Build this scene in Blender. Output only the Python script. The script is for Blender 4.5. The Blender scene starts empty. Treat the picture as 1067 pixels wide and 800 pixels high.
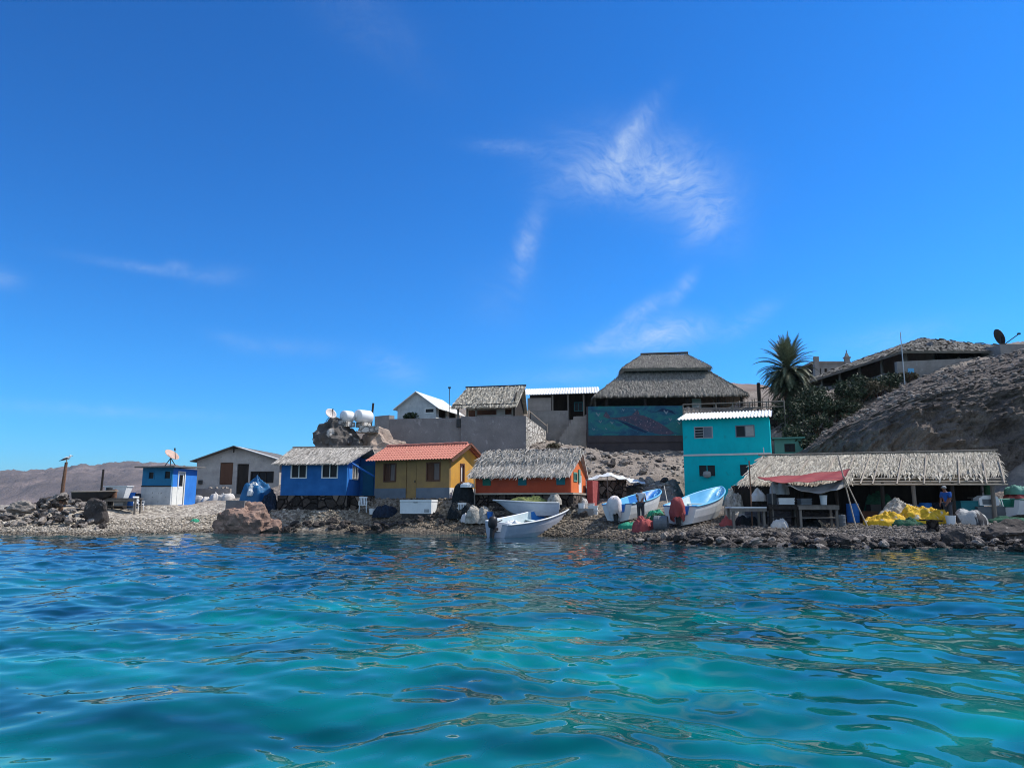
import bpy, bmesh, math, random
import numpy as np
from mathutils import Vector, Matrix, Euler, noise as mnoise
R = math.radians
rng = random.Random(7)
nrg = np.random.default_rng(11)
S = bpy.context.scene
COL = S.collection

# ---------------------------------------------------------------- camera model
FPX, CH, HOR = 770.0, 1.6, 526.0
PITCH = math.atan((HOR - 400) / FPX)
CP, SP = math.cos(PITCH), math.sin(PITCH)
def at(px, py, D):
    """point seen at photo pixel (px,py) at real distance D (world y)"""
    dx, dy = (px - 533.5) / FPX, (400 - py) / FPX
    y, z = CP - dy * SP, SP + dy * CP
    t = D / y
    return Vector((dx * t, D, CH + z * t))
def on_z(px, py, z):
    dx, dy = (px - 533.5) / FPX, (400 - py) / FPX
    y, zz = CP - dy * SP, SP + dy * CP
    t = (z - CH) / zz
    return Vector((dx * t, y * t, z))
def pix(p):
    zc = p[1] * CP + (p[2] - CH) * SP
    v = -p[1] * SP + (p[2] - CH) * CP
    return 533.5 + FPX * p[0] / zc, 400 - FPX * v / zc
def solve_w(O, th, pxr):
    lo, hi = 0.0, 60.0
    for _ in range(50):
        m = (lo + hi) / 2
        if pix((O.x + m * math.cos(th), O.y + m * math.sin(th), O.z))[0] < pxr: lo = m
        else: hi = m
    return lo
def hgt(O, py):
    px = pix(O)[0]
    return at(px, py, O.y).z - O.z

cam = bpy.data.cameras.new('camera'); camo = bpy.data.objects.new('camera', cam); COL.objects.link(camo)
cam.sensor_width = 36; cam.lens = FPX / 1067 * 36; cam.clip_end = 60000; cam.clip_start = 0.1
camo.location = (0, 0, CH); camo.rotation_euler = (math.pi / 2 + PITCH, 0, 0)
S.camera = camo

# ---------------------------------------------------------------- helpers
def srgb(r, g, b):
    f = lambda c: (c / 12.92 if c <= .04045 else ((c + .055) / 1.055) ** 2.4)
    return tuple(f(v / 255) for v in (r, g, b)) + (1,)
class NT:
    def __init__(s, nt): s.nt = nt; s.n = nt.nodes; s.l = nt.links
    def new(s, t, **k):
        n = s.n.new(t)
        for a, v in k.items(): setattr(n, a, v)
        return n
    def inp(s, sock, v):
        if v is None: return
        if isinstance(v, bpy.types.NodeSocket): s.l.new(v, sock)
        else: sock.default_value = v
    def math(s, op, a, b=None, c=None, clamp=False):
        n = s.new('ShaderNodeMath', operation=op, use_clamp=clamp)
        s.inp(n.inputs[0], a); s.inp(n.inputs[1], b); s.inp(n.inputs[2], c); return n.outputs[0]
    def vmath(s, op, a, b=None):
        n = s.new('ShaderNodeVectorMath', operation=op); s.inp(n.inputs[0], a); s.inp(n.inputs[1], b)
        return n.outputs['Value'] if op in ('DOT_PRODUCT', 'LENGTH') else n.outputs[0]
    def noise(s, vec, scale, detail=4, rough=.55, dist=0):
        n = s.new('ShaderNodeTexNoise'); s.inp(n.inputs['Vector'], vec)
        n.inputs['Scale'].default_value = scale; n.inputs['Detail'].default_value = detail
        n.inputs['Roughness'].default_value = rough; n.inputs['Distortion'].default_value = dist
        return n.outputs[0]
    def ramp(s, f, stops):
        n = s.new('ShaderNodeValToRGB'); s.inp(n.inputs[0], f); e = n.color_ramp.elements
        while len(e) < len(stops): e.new(.5)
        for el, (p, c) in zip(e, stops): el.position = p; el.color = c if len(c) == 4 else tuple(c) + (1,)
        return n.outputs[0]
    def mix(s, f, a, b, blend='MIX'):
        n = s.new('ShaderNodeMix', data_type='RGBA', blend_type=blend)
        s.inp(n.inputs[0], f); s.inp(n.inputs[6], a); s.inp(n.inputs[7], b); return n.outputs[2]
    def sep(s, v):
        n = s.new('ShaderNodeSeparateXYZ'); s.inp(n.inputs[0], v); return n.outputs
    def coord(s, k='Object'): return s.new('ShaderNodeTexCoord').outputs[k]
    def mapping(s, v, scale=(1, 1, 1), rot=(0, 0, 0)):
        n = s.new('ShaderNodeMapping'); s.inp(n.inputs[0], v); n.inputs['Scale'].default_value = scale
        n.inputs['Rotation'].default_value = rot; return n.outputs[0]
def newmat(name):
    m = bpy.data.materials.new(name); m.use_nodes = True
    t = NT(m.node_tree); b = t.n['Principled BSDF']
    return m, t, b
def g3(r, g, b): return (r, g, b, 1)
def mat(name, c1, c2=None, scale=3.0, rough=.85, bump=.0, bscale=20., island=0., spots=None, metal=0., spec=.3, stain=0., vdir=None, contrast=(.3, .7)):
    """procedural material: two tones by noise, random tone per piece, relief, stains running down"""
    m, t, b = newmat(name)
    co = t.coord('Object')
    if vdir: co = t.mapping(co, vdir)
    c = c1
    f = t.noise(co, scale, 5, .6)
    c2 = c2 or tuple(v * .75 for v in c1[:3]) + (1,)
    c = t.mix(t.math('MULTIPLY_ADD', f, 1 / (contrast[1] - contrast[0]), -contrast[0] / (contrast[1] - contrast[0]), clamp=True), c1, c2)
    if spots:
        sc, sscale, thr = spots
        f2 = t.noise(co, sscale, 3, .6)
        c = t.mix(t.math('MULTIPLY_ADD', f2, 12, -12 * thr, clamp=True), c, sc)
    if stain:
        st = t.noise(t.mapping(co, (2.1, 2.1, 1.1)), 1.0, 6, .7)
        f3 = t.math('MULTIPLY', t.math('MULTIPLY_ADD', st, 3, -1.45, clamp=True), stain * .6)
        c = t.mix(f3, c, tuple(v * .45 for v in c1[:3]) + (1,))
    if island:
        r = t.new('ShaderNodeNewGeometry').outputs['Random Per Island']
        k = t.math('MULTIPLY_ADD', r, island * 2, 1 - island)
        c = t.mix(1.0, c, k, 'MULTIPLY')
    t.inp(b.inputs['Base Color'], c); b.inputs['Roughness'].default_value = rough
    b.inputs['Metallic'].default_value = metal; b.inputs['Specular IOR Level'].default_value = spec
    if bump:
        n = t.new('ShaderNodeBump'); n.inputs['Strength'].default_value = bump; n.inputs['Distance'].default_value = .05
        t.inp(n.inputs['Height'], t.noise(co, bscale, 5, .65)); t.inp(b.inputs['Normal'], n.outputs[0])
    return m

def tag(o, label=None, cat=None, group=None, kind=None):
    if label: o['label'] = label
    if cat: o['category'] = cat
    if group: o['group'] = group
    if kind: o['kind'] = kind
    return o
def empty(name, loc, rz=0, label=None, cat=None, group=None):
    o = bpy.data.objects.new(name, None); COL.objects.link(o); o.location = loc; o.rotation_euler = (0, 0, rz)
    o.empty_display_size = .3
    return tag(o, label, cat, group)
def link(name, me, m, parent=None, loc=None, rot=None):
    o = bpy.data.objects.new(name, me); COL.objects.link(o)
    if m and not me.materials: me.materials.append(m)
    if parent: o.parent = parent
    if loc is not None: o.location = loc
    if rot is not None: o.rotation_euler = rot
    return o
class MB:
    def __init__(s): s.v = []; s.f = []
    def add(s, vs, fs):
        k = len(s.v); s.v += [tuple(v) for v in vs]; s.f += [tuple(i + k for i in f) for f in fs]; return s
    def box(s, c, d, rot=None, taper=1.0):
        x, y, z = d[0] / 2, d[1] / 2, d[2] / 2
        vs = [Vector((sx * x * (taper if sz > 0 else 1), sy * y * (taper if sz > 0 else 1), sz * z)) for sz in (-1, 1) for sx, sy in ((-1, -1), (1, -1), (1, 1), (-1, 1))]
        if rot: M = Euler(rot).to_matrix(); vs = [M @ v for v in vs]
        c = Vector(c)
        return s.add([v + c for v in vs], [(0, 3, 2, 1), (4, 5, 6, 7), (0, 1, 5, 4), (1, 2, 6, 5), (2, 3, 7, 6), (3, 0, 4, 7)])
    def b2(s, a, b):
        return s.box([(a[i] + b[i]) / 2 for i in range(3)], [abs(b[i] - a[i]) for i in range(3)])
    def prism(s, poly, a, b, axis='y'):
        """poly of (u,z) pairs extruded from a to b along axis ('y': u=x, 'x': u=y, 'z': u,v = x,y)"""
        n = len(poly)
        def P(u, w, h): return {'y': (u, h, w), 'x': (h, u, w), 'z': (u, w, h)}[axis]
        vs = [P(u, w, a) for u, w in poly] + [P(u, w, b) for u, w in poly]
        fs = [tuple(range(n)), tuple(range(2 * n - 1, n - 1, -1))] + [(i, (i + 1) % n + 0, (i + 1) % n + n, i + n)[::-1] for i in range(n)]
        return s.add(vs, fs)
    def slab(s, q, th):
        """quad q (4 points, counterclockwise from above) thickened downward along its normal"""
        q = [Vector(p) for p in q]; n = (q[1] - q[0]).cross(q[3] - q[0]).normalized()
        lo = [p - n * th for p in q]
        return s.add(q + lo, [(0, 1, 2, 3), (7, 6, 5, 4), (0, 4, 5, 1), (1, 5, 6, 2), (2, 6, 7, 3), (3, 7, 4, 0)])
    def tube(s, pts, r, n=7, cap=True):
        pts = [Vector(p) for p in pts]; rs = r if isinstance(r, (list, tuple)) else [r] * len(pts)
        k = len(s.v); rings = []
        for i, p in enumerate(pts):
            d = (pts[min(i + 1, len(pts) - 1)] - pts[max(i - 1, 0)]).normalized()
            up = Vector((0, 0, 1)) if abs(d.z) < .9 else Vector((1, 0, 0))
            u = d.cross(up).normalized(); w = u.cross(d)
            for j in range(n):
                a = 2 * math.pi * j / n
                s.v.append(tuple(p + (u * math.cos(a) + w * math.sin(a)) * rs[i]))
        for i in range(len(pts) - 1):
            for j in range(n):
                a, b = k + i * n + j, k + i * n + (j + 1) % n
                s.f.append((a, b, b + n, a + n))
        if cap:
            s.f.append(tuple(k + j for j in range(n))[::-1]); s.f.append(tuple(k + (len(pts) - 1) * n + j for j in range(n)))
        return s
    def lathe(s, prof, n=16, c=(0, 0, 0)):
        k = len(s.v)
        for r, z in prof:
            for j in range(n):
                a = 2 * math.pi * j / n; s.v.append((c[0] + r * math.cos(a), c[1] + r * math.sin(a), c[2] + z))
        for i in range(len(prof) - 1):
            for j in range(n):
                a, b = k + i * n + j, k + i * n + (j + 1) % n; s.f.append((a, b, b + n, a + n))
        s.f.append(tuple(k + j for j in range(n))[::-1]); s.f.append(tuple(k + (len(prof) - 1) * n + j for j in range(n)))
        return s
    def wall(s, L, H, t, holes=(), o=(0, 0, 0), axis='x'):
        """wall along x (or y) from o, with rectangular openings (a0,a1,z0,z1)"""
        holes = [(max(0, h[0]), min(L, h[1]), max(0, h[2]), min(H, h[3])) for h in holes]
        xs = sorted({0, L, *[h[0] for h in holes], *[h[1] for h in holes]}); zs = sorted({0, H, *[h[2] for h in holes], *[h[3] for h in holes]})
        def P(a, d, z): return (o[0] + a, o[1] + d, o[2] + z) if axis == 'x' else (o[0] + d, o[1] + a, o[2] + z)
        def solid(i, j):
            if i < 0 or j < 0 or i >= len(xs) - 1 or j >= len(zs) - 1: return False
            mx, mz = (xs[i] + xs[i + 1]) / 2, (zs[j] + zs[j + 1]) / 2
            return not any(h[0] < mx < h[1] and h[2] < mz < h[3] for h in holes)
        for i in range(len(xs) - 1):
            for j in range(len(zs) - 1):
                if not solid(i, j): continue
                a0, a1, z0, z1 = xs[i], xs[i + 1], zs[j], zs[j + 1]
                s.add([P(a0, 0, z0), P(a1, 0, z0), P(a1, 0, z1), P(a0, 0, z1)], [(0, 1, 2, 3)])
                s.add([P(a0, t, z0), P(a1, t, z0), P(a1, t, z1), P(a0, t, z1)], [(3, 2, 1, 0)])
                if not solid(i - 1, j): s.add([P(a0, 0, z0), P(a0, 0, z1), P(a0, t, z1), P(a0, t, z0)], [(0, 1, 2, 3)])
                if not solid(i + 1, j): s.add([P(a1, 0, z0), P(a1, 0, z1), P(a1, t, z1), P(a1, t, z0)], [(3, 2, 1, 0)])
                if not solid(i, j - 1): s.add([P(a0, 0, z0), P(a0, t, z0), P(a1, t, z0), P(a1, 0, z0)], [(0, 1, 2, 3)])
                if not solid(i, j + 1): s.add([P(a0, 0, z1), P(a0, t, z1), P(a1, t, z1), P(a1, 0, z1)], [(3, 2, 1, 0)])
        return s
    def build(s, name, m, parent=None, smooth=False, loc=None, rot=None):
        me = bpy.data.meshes.new(name); me.from_pydata(s.v, [], s.f); me.update()
        if smooth: me.polygons.foreach_set('use_smooth', [True] * len(me.polygons))
        return link(name, me, m, parent, loc, rot)
def grid_mesh(name, X, Y, Z, m, smooth=True, parent=None):
    """structured grid (rows x cols arrays) to a mesh object"""
    r, c = X.shape
    co = np.stack([X, Y, Z], -1).reshape(-1, 3).astype(np.float32)
    i = (np.arange(r - 1)[:, None] * c + np.arange(c - 1)[None, :]).reshape(-1)
    q = np.stack([i, i + 1, i + c + 1, i + c], -1).astype(np.int32)
    return raw_mesh(name, co, q, m, smooth, parent)
def raw_mesh(name, co, faces, m, smooth=False, parent=None):
    me = bpy.data.meshes.new(name); k = faces.shape[1]; n = len(faces)
    me.vertices.add(len(co)); me.vertices.foreach_set('co', np.ascontiguousarray(co, np.float32).reshape(-1))
    me.loops.add(n * k); me.loops.foreach_set('vertex_index', np.ascontiguousarray(faces, np.int32).reshape(-1))
    me.polygons.add(n); me.polygons.foreach_set('loop_start', np.arange(0, n * k, k, dtype=np.int32))
    me.polygons.foreach_set('loop_total', np.full(n, k, np.int32))
    me.polygons.foreach_set('use_smooth', np.full(n, smooth, bool))
    me.update(calc_edges=True); me.validate()
    return link(name, me, m, parent)
def copy_tree(o, parent=None):
    c = o.copy(); COL.objects.link(c)
    if parent: c.parent = parent
    for ch in list(o.children): copy_tree(ch, c)
    return c

# numpy value noise (for terrain)
def vnoise(x, y, seed=0):
    xi, yi = np.floor(x).astype(np.int64), np.floor(y).astype(np.int64)
    fx, fy = x - xi, y - yi
    fx, fy = fx * fx * (3 - 2 * fx), fy * fy * (3 - 2 * fy)
    def h(a, b):
        n = (a * 374761393 + b * 668265263 + seed * 1442695041) & 0xffffffff
        n = ((n ^ (n >> 13)) * 1274126177) & 0xffffffff
        return ((n ^ (n >> 16)) & 0xffff) / 65535.0
    return (h(xi, yi) * (1 - fx) + h(xi + 1, yi) * fx) * (1 - fy) + (h(xi, yi + 1) * (1 - fx) + h(xi + 1, yi + 1) * fx) * fy - .5
def fbm(x, y, seed=0, oct=5, gain=.5, ridged=False):
    a, s, t = 1., 0, 0
    for i in range(oct):
        n = vnoise(x, y, seed + i * 17)
        s = s + a * (.5 - 2 * np.abs(n) if ridged else n); t += a; a *= gain; x = x * 2.03 + 5.1; y = y * 2.03 + 1.7
    return s / t
# ---------------------------------------------------------------- sky, sun, clouds
SUN_EL, SUN_AZ = R(51), R(15)       # elevation; direction turned from +x towards +y
sd = Vector((math.cos(SUN_EL) * math.cos(SUN_AZ), math.cos(SUN_EL) * math.sin(SUN_AZ), math.sin(SUN_EL)))
sun = bpy.data.lights.new('sun', 'SUN'); sun.energy = 5.0; sun.angle = R(.5); sun.color = (1, .95, .87)
suno = bpy.data.objects.new('sun', sun); COL.objects.link(suno); suno.rotation_euler = (-sd).to_track_quat('-Z', 'Y').to_euler()
W = bpy.data.worlds.new('World'); S.world = W; W.use_nodes = True
wt = NT(W.node_tree); bg = wt.n['Background']
sky = wt.new('ShaderNodeTexSky', sky_type='NISHITA'); sky.sun_disc = False; sky.sun_elevation = SUN_EL
sky.sun_rotation = math.pi / 2 - SUN_AZ; sky.altitude = 0; sky.air_density = 1.0; sky.dust_density = .3; sky.ozone_density = 3.0
sepc = wt.new('ShaderNodeSeparateColor'); wt.l.new(sky.outputs[0], sepc.inputs[0]); comb = wt.new('ShaderNodeCombineColor')
for i_, (k_, pw, am) in enumerate(((.052, 1.85, 12.5), (.11, 1.33, 11.9), (.158, 1.3, 12.3))):   # deep, saturated blue of the clear desert sky
    wt.inp(comb.inputs[i_], wt.math('MULTIPLY', wt.math('POWER', wt.math('MINIMUM', wt.math('MULTIPLY', sepc.outputs[i_], k_), 1.1), pw), am))
hsout = comb.outputs[0]
d = wt.vmath('NORMALIZE', wt.coord('Generated'))
def cdir(px, py):
    v = at(px, py, 1000.) - Vector((0, 0, CH)); return v.normalized()
# wisps: (px, py, half width px, half height px, tilt deg, strength)
WISPS = [(655, 172, 62, 30, -10, .62), (700, 190, 48, 26, -22, .6), (660, 138, 30, 9, 50, .85), (725, 215, 42, 20, -50, .5), (625, 185, 40, 16, 5, .55), (735, 235, 24, 9, 42, .5),
         (548, 262, 10, 26, -14, .62), (556, 232, 9, 20, -16, .35), (527, 153, 30, 6, -3, .40), (692, 348, 36, 13, 6, 1.25), (660, 330, 40, 7, 32, .7), (712, 300, 16, 6, 52, .6), (630, 363, 40, 7, 5, .5),
         (780, 335, 26, 8, 30, .35), (150, 279, 46, 4, -2, .34), (185, 277, 9, 4, 2, .4), (410, 383, 26, 12, -18, .45), (247, 356, 20, 6, -12, .28), (110, 428, 90, 5, 0, .3),
         (230, 288, 20, 8, 10, .22), (2, 290, 12, 8, 0, .4), (305, 362, 40, 8, 0, .2), (520, 310, 30, 30, -30, .1), (380, 20, 60, 22, -30, .13), (930, 352, 50, 12, 5, .3), (590, 392, 60, 8, 4, .3)]
acc = None
for px, py, a, b_, tl, stg in WISPS:
    c = cdir(px, py); u = c.cross(Vector((0, 0, 1))).normalized(); v = u.cross(c)
    ct, st = math.cos(R(tl)), math.sin(R(tl)); U = u * ct + v * st; V = v * ct - u * st
    sc = FPX * 1.0
    x = wt.math('MULTIPLY', wt.math('SUBTRACT', wt.vmath('DOT_PRODUCT', d, tuple(U)), c.dot(U)), sc / a * .9)
    y = wt.math('MULTIPLY', wt.math('SUBTRACT', wt.vmath('DOT_PRODUCT', d, tuple(V)), c.dot(V)), sc / b_ * .9)
    q = wt.math('ADD', wt.math('MULTIPLY', x, x), wt.math('MULTIPLY', y, y))
    g = wt.math('MULTIPLY', wt.math('POWER', 2.718, wt.math('MULTIPLY', q, -1.0)), stg)
    front = wt.math('GREATER_THAN', wt.vmath('DOT_PRODUCT', d, tuple(c)), 0.5)
    g = wt.math('MULTIPLY', g, front)
    acc = g if acc is None else wt.math('ADD', acc, g)
warp = wt.new('ShaderNodeTexNoise'); wt.inp(warp.inputs['Vector'], d); warp.inputs['Scale'].default_value = 7; warp.inputs['Detail'].default_value = 3
dw = wt.vmath('ADD', d, wt.vmath('SCALE', warp.outputs['Color'])); 
dw.node.inputs[1].links[0].from_node.inputs['Scale'].default_value = .16
n1 = wt.noise(wt.mapping(dw, (12, 12, 26), (0, R(22), 0)), 1.7, 9, .66, .3)
n2 = wt.noise(wt.mapping(dw, (34, 34, 70), (0, R(-30), 0)), 1.6, 7, .68, .4)
nn = wt.math('ADD', wt.math('MULTIPLY', n1, .58), wt.math('MULTIPLY', n2, .42))
fib = wt.math('MULTIPLY_ADD', nn, 3.4, -1.22, clamp=True)
cl = wt.math('MULTIPLY', wt.math('MULTIPLY', acc, wt.math('MULTIPLY_ADD', fib, .88, .12)), .50, clamp=True)
dxyz = wt.sep(d)     # added unseen bright cloud behind the viewer, fill light for shaded house fronts
fill_veil = wt.math('MULTIPLY', wt.math('MULTIPLY_ADD', dxyz[1], -1.5, .10, clamp=True), wt.math('MULTIPLY_ADD', wt.noise(wt.mapping(dw, (2, 2, 4)), 1.6, 5, .6), .9, .25, clamp=True))
cl = wt.math('MAXIMUM', cl, wt.math('MULTIPLY', fill_veil, wt.math('GREATER_THAN', dxyz[2], 0.0)))
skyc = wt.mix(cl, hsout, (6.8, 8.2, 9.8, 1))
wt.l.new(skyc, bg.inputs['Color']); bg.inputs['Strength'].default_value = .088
S.view_settings.view_transform = 'Standard'; S.view_settings.look = 'None'; S.view_settings.gamma = 1; S.view_settings.exposure = .18
S.view_settings.use_curve_mapping = False
S.render.engine = 'CYCLES'; S.cycles.use_denoising = True; S.cycles.max_bounces = 6; S.cycles.diffuse_bounces = 3
S.cycles.glossy_bounces = 3; S.cycles.transmission_bounces = 3; S.cycles.caustics_reflective = False; S.cycles.caustics_refractive = False
S.cycles.filter_width = 1.05; S.cycles.use_adaptive_sampling = True; S.cycles.adaptive_threshold = .01; S.cycles.sample_clamp_indirect = 6

# ---------------------------------------------------------------- water
def axis(lim, d0, core, g, far):
    xs = [0.]
    while xs[-1] < lim: xs.append(xs[-1] + d0 + g * max(0, xs[-1] - core))
    while xs[-1] < far: xs.append(xs[-1] * 1.35)
    return xs
xs = axis(60, .042, 4, .0095, 9000); xs = np.array([-v for v in xs[:0:-1]] + xs)
ys = [2.2]
while ys[-1] < 62: ys.append(ys[-1] + max(.03, .0050 * ys[-1]))
while ys[-1] < 9000: ys.append(ys[-1] * 1.35)
ys = np.array([-800, -200, -60, -20, -8, -3, -.5, 1.2] + ys)
XW, YW = np.meshgrid(xs, ys)
DX = np.maximum(np.gradient(xs)[None, :], np.gradient(ys)[:, None])
wr = np.random.default_rng(5)
ZW = np.zeros_like(XW)
CHOP = np.clip(YW / 13, .8, 1.55)
CALM = 1 - .66 * np.clip((YW / np.interp(XW, [-30, -8, 4, 14, 30], [44, 45, 42, 32, 27]) - .38) / .40, 0, 1) * np.interp(XW / np.maximum(YW, 1), [-.5, -.1, .15], [.35, .7, 1.])
amp_mod = 1 + .9 * fbm(XW * .16, YW * .16, 3, 3)
amp_mod2 = np.clip(1 + 1.6 * fbm(XW * .35 + 9, YW * .35, 8, 3), .15, 2)
XD = XW + .5 * fbm(XW * .45, YW * .45, 31, 2); YD = YW + .5 * fbm(XW * .45 + 40, YW * .45, 32, 2)
for lam, slope in zip(np.geomspace(.27, 4.6, 66), np.geomspace(.0235, .0150, 66)):
    lam *= wr.uniform(.92, 1.08)
    ang = R(62) + wr.normal(0, R(52)); k = 2 * np.pi / lam
    wgt = np.clip((lam / DX - 2.2) / 2.2, 0, 1)
    ph = (np.cos(ang) * XD + np.sin(ang) * YD) * k + wr.uniform(0, 6.28)
    ZW += np.sin(ph) * slope / k * wgt * (amp_mod2 * CHOP if lam < 1.0 else amp_mod) * 1.12 * CALM
m, t, b = newmat('sea water')
co = t.coord('Object'); sx, sy, sz = t.sep(co)
patch = t.noise(t.mapping(co, (.10, .16, 0)), 1.0, 4, .6, .6)
fine = t.noise(t.mapping(co, (.55, .8, 0)), 1.0, 3, .5, .4)
pf = t.math('ADD', t.math('MULTIPLY', patch, .58), t.math('MULTIPLY', fine, .42))
c = t.ramp(pf, [(.34, g3(.0002, .014, .020)), (.43, g3(.0003, .052, .058)), (.53, g3(.0004, .13, .12)), (.64, g3(.001, .27, .22))])
dk = t.math('MULTIPLY', t.math('MULTIPLY_ADD', t.math('ADD', sy, t.math('MULTIPLY', patch, 8)), .070, -.85, clamp=True), .8)   # darker with distance, the longer grazing view path put into the colour
c = t.mix(dk, c, t.mix(patch, g3(.0005, .009, .026), g3(.0005, .028, .044)))
b.inputs['Roughness'].default_value = .025; b.inputs['IOR'].default_value = 1.333
b.inputs['Specular IOR Level'].default_value = .5
t.inp(b.inputs['Base Color'], c)
bn = t.new('ShaderNodeBump'); bn.inputs['Strength'].default_value = .10; bn.inputs['Distance'].default_value = .02
t.inp(bn.inputs['Height'], t.noise(t.mapping(co, (1, 1.4, 1)), 3.2, 3, .5, .3)); t.inp(b.inputs['Normal'], bn.outputs[0])
tag(grid_mesh('water', XW, YW, ZW, m), kind='structure')
# sea bed under the water, one big sheet reaching the horizon
# ---------------------------------------------------------------- ground
SHORE = [(-160, 558), (0, 557), (60, 559), (110, 557), (200, 555), (290, 554), (400, 555), (500, 557), (560, 558), (620, 561), (660, 566), (760, 569), (880, 571), (1000, 572), (1067, 573), (1250, 577)]
CTRL = []
for px, py in SHORE:
    p = on_z(px, py, 0.); CTRL.append(tuple(p)); q = p * (1 - 2.5 / p.y); CTRL.append((q.x, q.y, -.75)); q = p * (1 - 8 / p.y); CTRL.append((q.x, q.y, -2.2))
for px, py, D in [(20, 529, 47), (62, 525, 46.5), (75, 533, 45), (396, 448, 62), (376, 461, 59), (105, 538, 45.5), (150, 533, 49), (145, 526.5, 51), (203, 525.5, 51), (175, 540, 47), (240, 528, 51), (240, 541, 47.5), (203, 516, 58), (290, 515, 58), (240, 512, 66),
                  (291, 536, 47), (372, 533, 47), (330, 543, 45), (330, 548, 44.3), (420, 530, 45), (420, 541, 43.5), (470, 527, 44.5), (390, 520, 49), (470, 519, 48), (505, 531, 44), (595, 531, 43), (520, 541, 42), (560, 541, 41.5), (550, 549, 40),
                  (600, 545, 39.5), (605, 531, 43), (560, 480, 53), (615, 482, 54), (640, 506, 49.5), (636, 521, 46.4), (690, 486, 54), (690, 507, 47), (650, 529, 43), (640, 543, 38.5), (700, 549, 35.5), (670, 552, 36), (740, 545, 36.5), (720, 520, 46), (800, 520, 46), (760, 535, 40),
                  (800, 549, 34.5), (780, 545, 37.5), (860, 548, 36), (900, 547, 35.5), (960, 549, 33.5), (1010, 547, 34), (1060, 540, 36.5), (1040, 541, 38), (900, 543, 39.5), (900, 558, 32), (1000, 560, 31), (1060, 557, 32), (780, 558, 32.5),
                  (900, 520, 46), (1000, 520, 46), (823, 478, 55), (1067, 480, 44), (1200, 545, 35), (1200, 470, 46),
                  (300, 500, 56), (355, 470, 58), (400, 468, 60), (470, 470, 60), (545, 472, 58), (590, 462, 60), (612, 470, 62), (713, 472, 60), (760, 470, 60), (590, 452, 68),
                  (420, 437, 68), (540, 437, 68), (470, 437, 80), (600, 430, 78), (660, 424, 70), (740, 424, 70), (800, 424, 68), (822, 428, 62), (830, 445, 57), (870, 425, 60), (860, 408, 70), (930, 395, 68), (1000, 376, 66), (1060, 368, 66), (1000, 380, 60), (1060, 372, 58),
                  (1000, 370, 90), (800, 415, 95), (600, 430, 100), (350, 470, 75), (300, 490, 85), (1250, 360, 62), (1250, 360, 90)]:
    CTRL.append(tuple(at(px, py, D)))
CTRL += [(-45, 60, .9), (-30, 70, .6), (-60, 50, .9), (-45, 80, -1.2), (-25, 85, -.8), (-75, 60, .3), (-75, 85, -2), (-10, 100, 3.5), (-40, 110, -3), (75, 110, 14)]
CA = np.array(CTRL)
def tps(r2): return np.where(r2 > 1e-9, r2 * np.log(np.maximum(r2, 1e-9)), 0) * .5
cxy = CA[:, :2] / 20
K = tps(((cxy[:, None] - cxy[None]) ** 2).sum(-1)) + np.eye(len(CA)) * .012
Pm = np.c_[np.ones(len(CA)), cxy]
Am = np.block([[K, Pm], [Pm.T, np.zeros((3, 3))]])
SOL = np.linalg.solve(Am, np.r_[CA[:, 2], 0, 0, 0])
PADS = []    # (cx, cy, theta, half x, half y, z, falloff)
def gz(x, y, pads=True, rough=True):
    x = np.asarray(x, float); y = np.asarray(y, float); sh = x.shape; xf, yf = x.reshape(-1), y.reshape(-1)
    out = np.empty(len(xf))
    for i in range(0, len(xf), 20000):
        q = np.c_[xf[i:i + 20000], yf[i:i + 20000]] / 20
        out[i:i + 20000] = tps(((q[:, None] - cxy[None]) ** 2).sum(-1)) @ SOL[:-3] + SOL[-3] + q @ SOL[-2:]
    if rough:
        am = np.clip((out - .2) / 3, .12, 1)
        out = out + fbm(xf * .5, yf * .5, 2, 5, .55) * .7 * am + (fbm(xf * 1.9, yf * 1.9, 77, 3, .6, True) - .2) * .22 * am + fbm(xf * 5, yf * 5, 9, 2) * .07
    if pads:
        for cx, cy, th, hx, hy, z, fo in PADS:
            dx, dy = xf - cx, yf - cy; c, s = math.cos(th), math.sin(th)
            u, v = np.abs(dx * c + dy * s) - hx, np.abs(-dx * s + dy * c) - hy
            dist = np.hypot(np.maximum(u, 0), np.maximum(v, 0)); w = np.clip(1 - dist / fo, 0, 1); w = w * w * (3 - 2 * w)
            out = out * (1 - w) + z * w
    return out.reshape(sh)
def gz1(x, y): return float(gz(np.array([x]), np.array([y]))[0])
def pad(O, th, L, Dp, z, m=.3, fo=.8):
    c, s = math.cos(th), math.sin(th)
    PADS.append((O.x + c * L / 2 - s * Dp / 2, O.y + s * L / 2 + c * Dp / 2, th, L / 2 + m, Dp / 2 + m, z, fo))
# ---------------------------------------------------------------- materials
M = {}
def dm(k, *a, **kw): M[k] = mat(k.replace('_', ' '), *a, **kw)
dm('blue_paint', g3(.005, .10, .32), g3(.018, .155, .43), 1.2, .7, .25, 30, stain=.6, spots=(g3(.02, .16, .50), 5, .64))
dm('sunlit_blue_paint', g3(.03, .20, .62), g3(.02, .15, .52), 1.2, .7, .2, 30, stain=.6)  # paler blue copy, sun on the right hand walls put into the colour
dm('teal_blue_paint', g3(.010, .13, .27), g3(.012, .17, .34), 1.4, .7, .25, 30, stain=.6)
dm('old_white_paint', g3(.55, .56, .56), g3(.38, .40, .42), 2.0, .8, .25, 20, spots=(g3(.22, .22, .22), 7, .62), stain=.5)
dm('white_paint', g3(.78, .78, .76), g3(.66, .66, .64), 2.0, .55, .1, 20, stain=.2)
dm('white_door', g3(.74, .74, .70), g3(.62, .62, .58), 2.0, .5, .1, 20, stain=.25)
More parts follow.
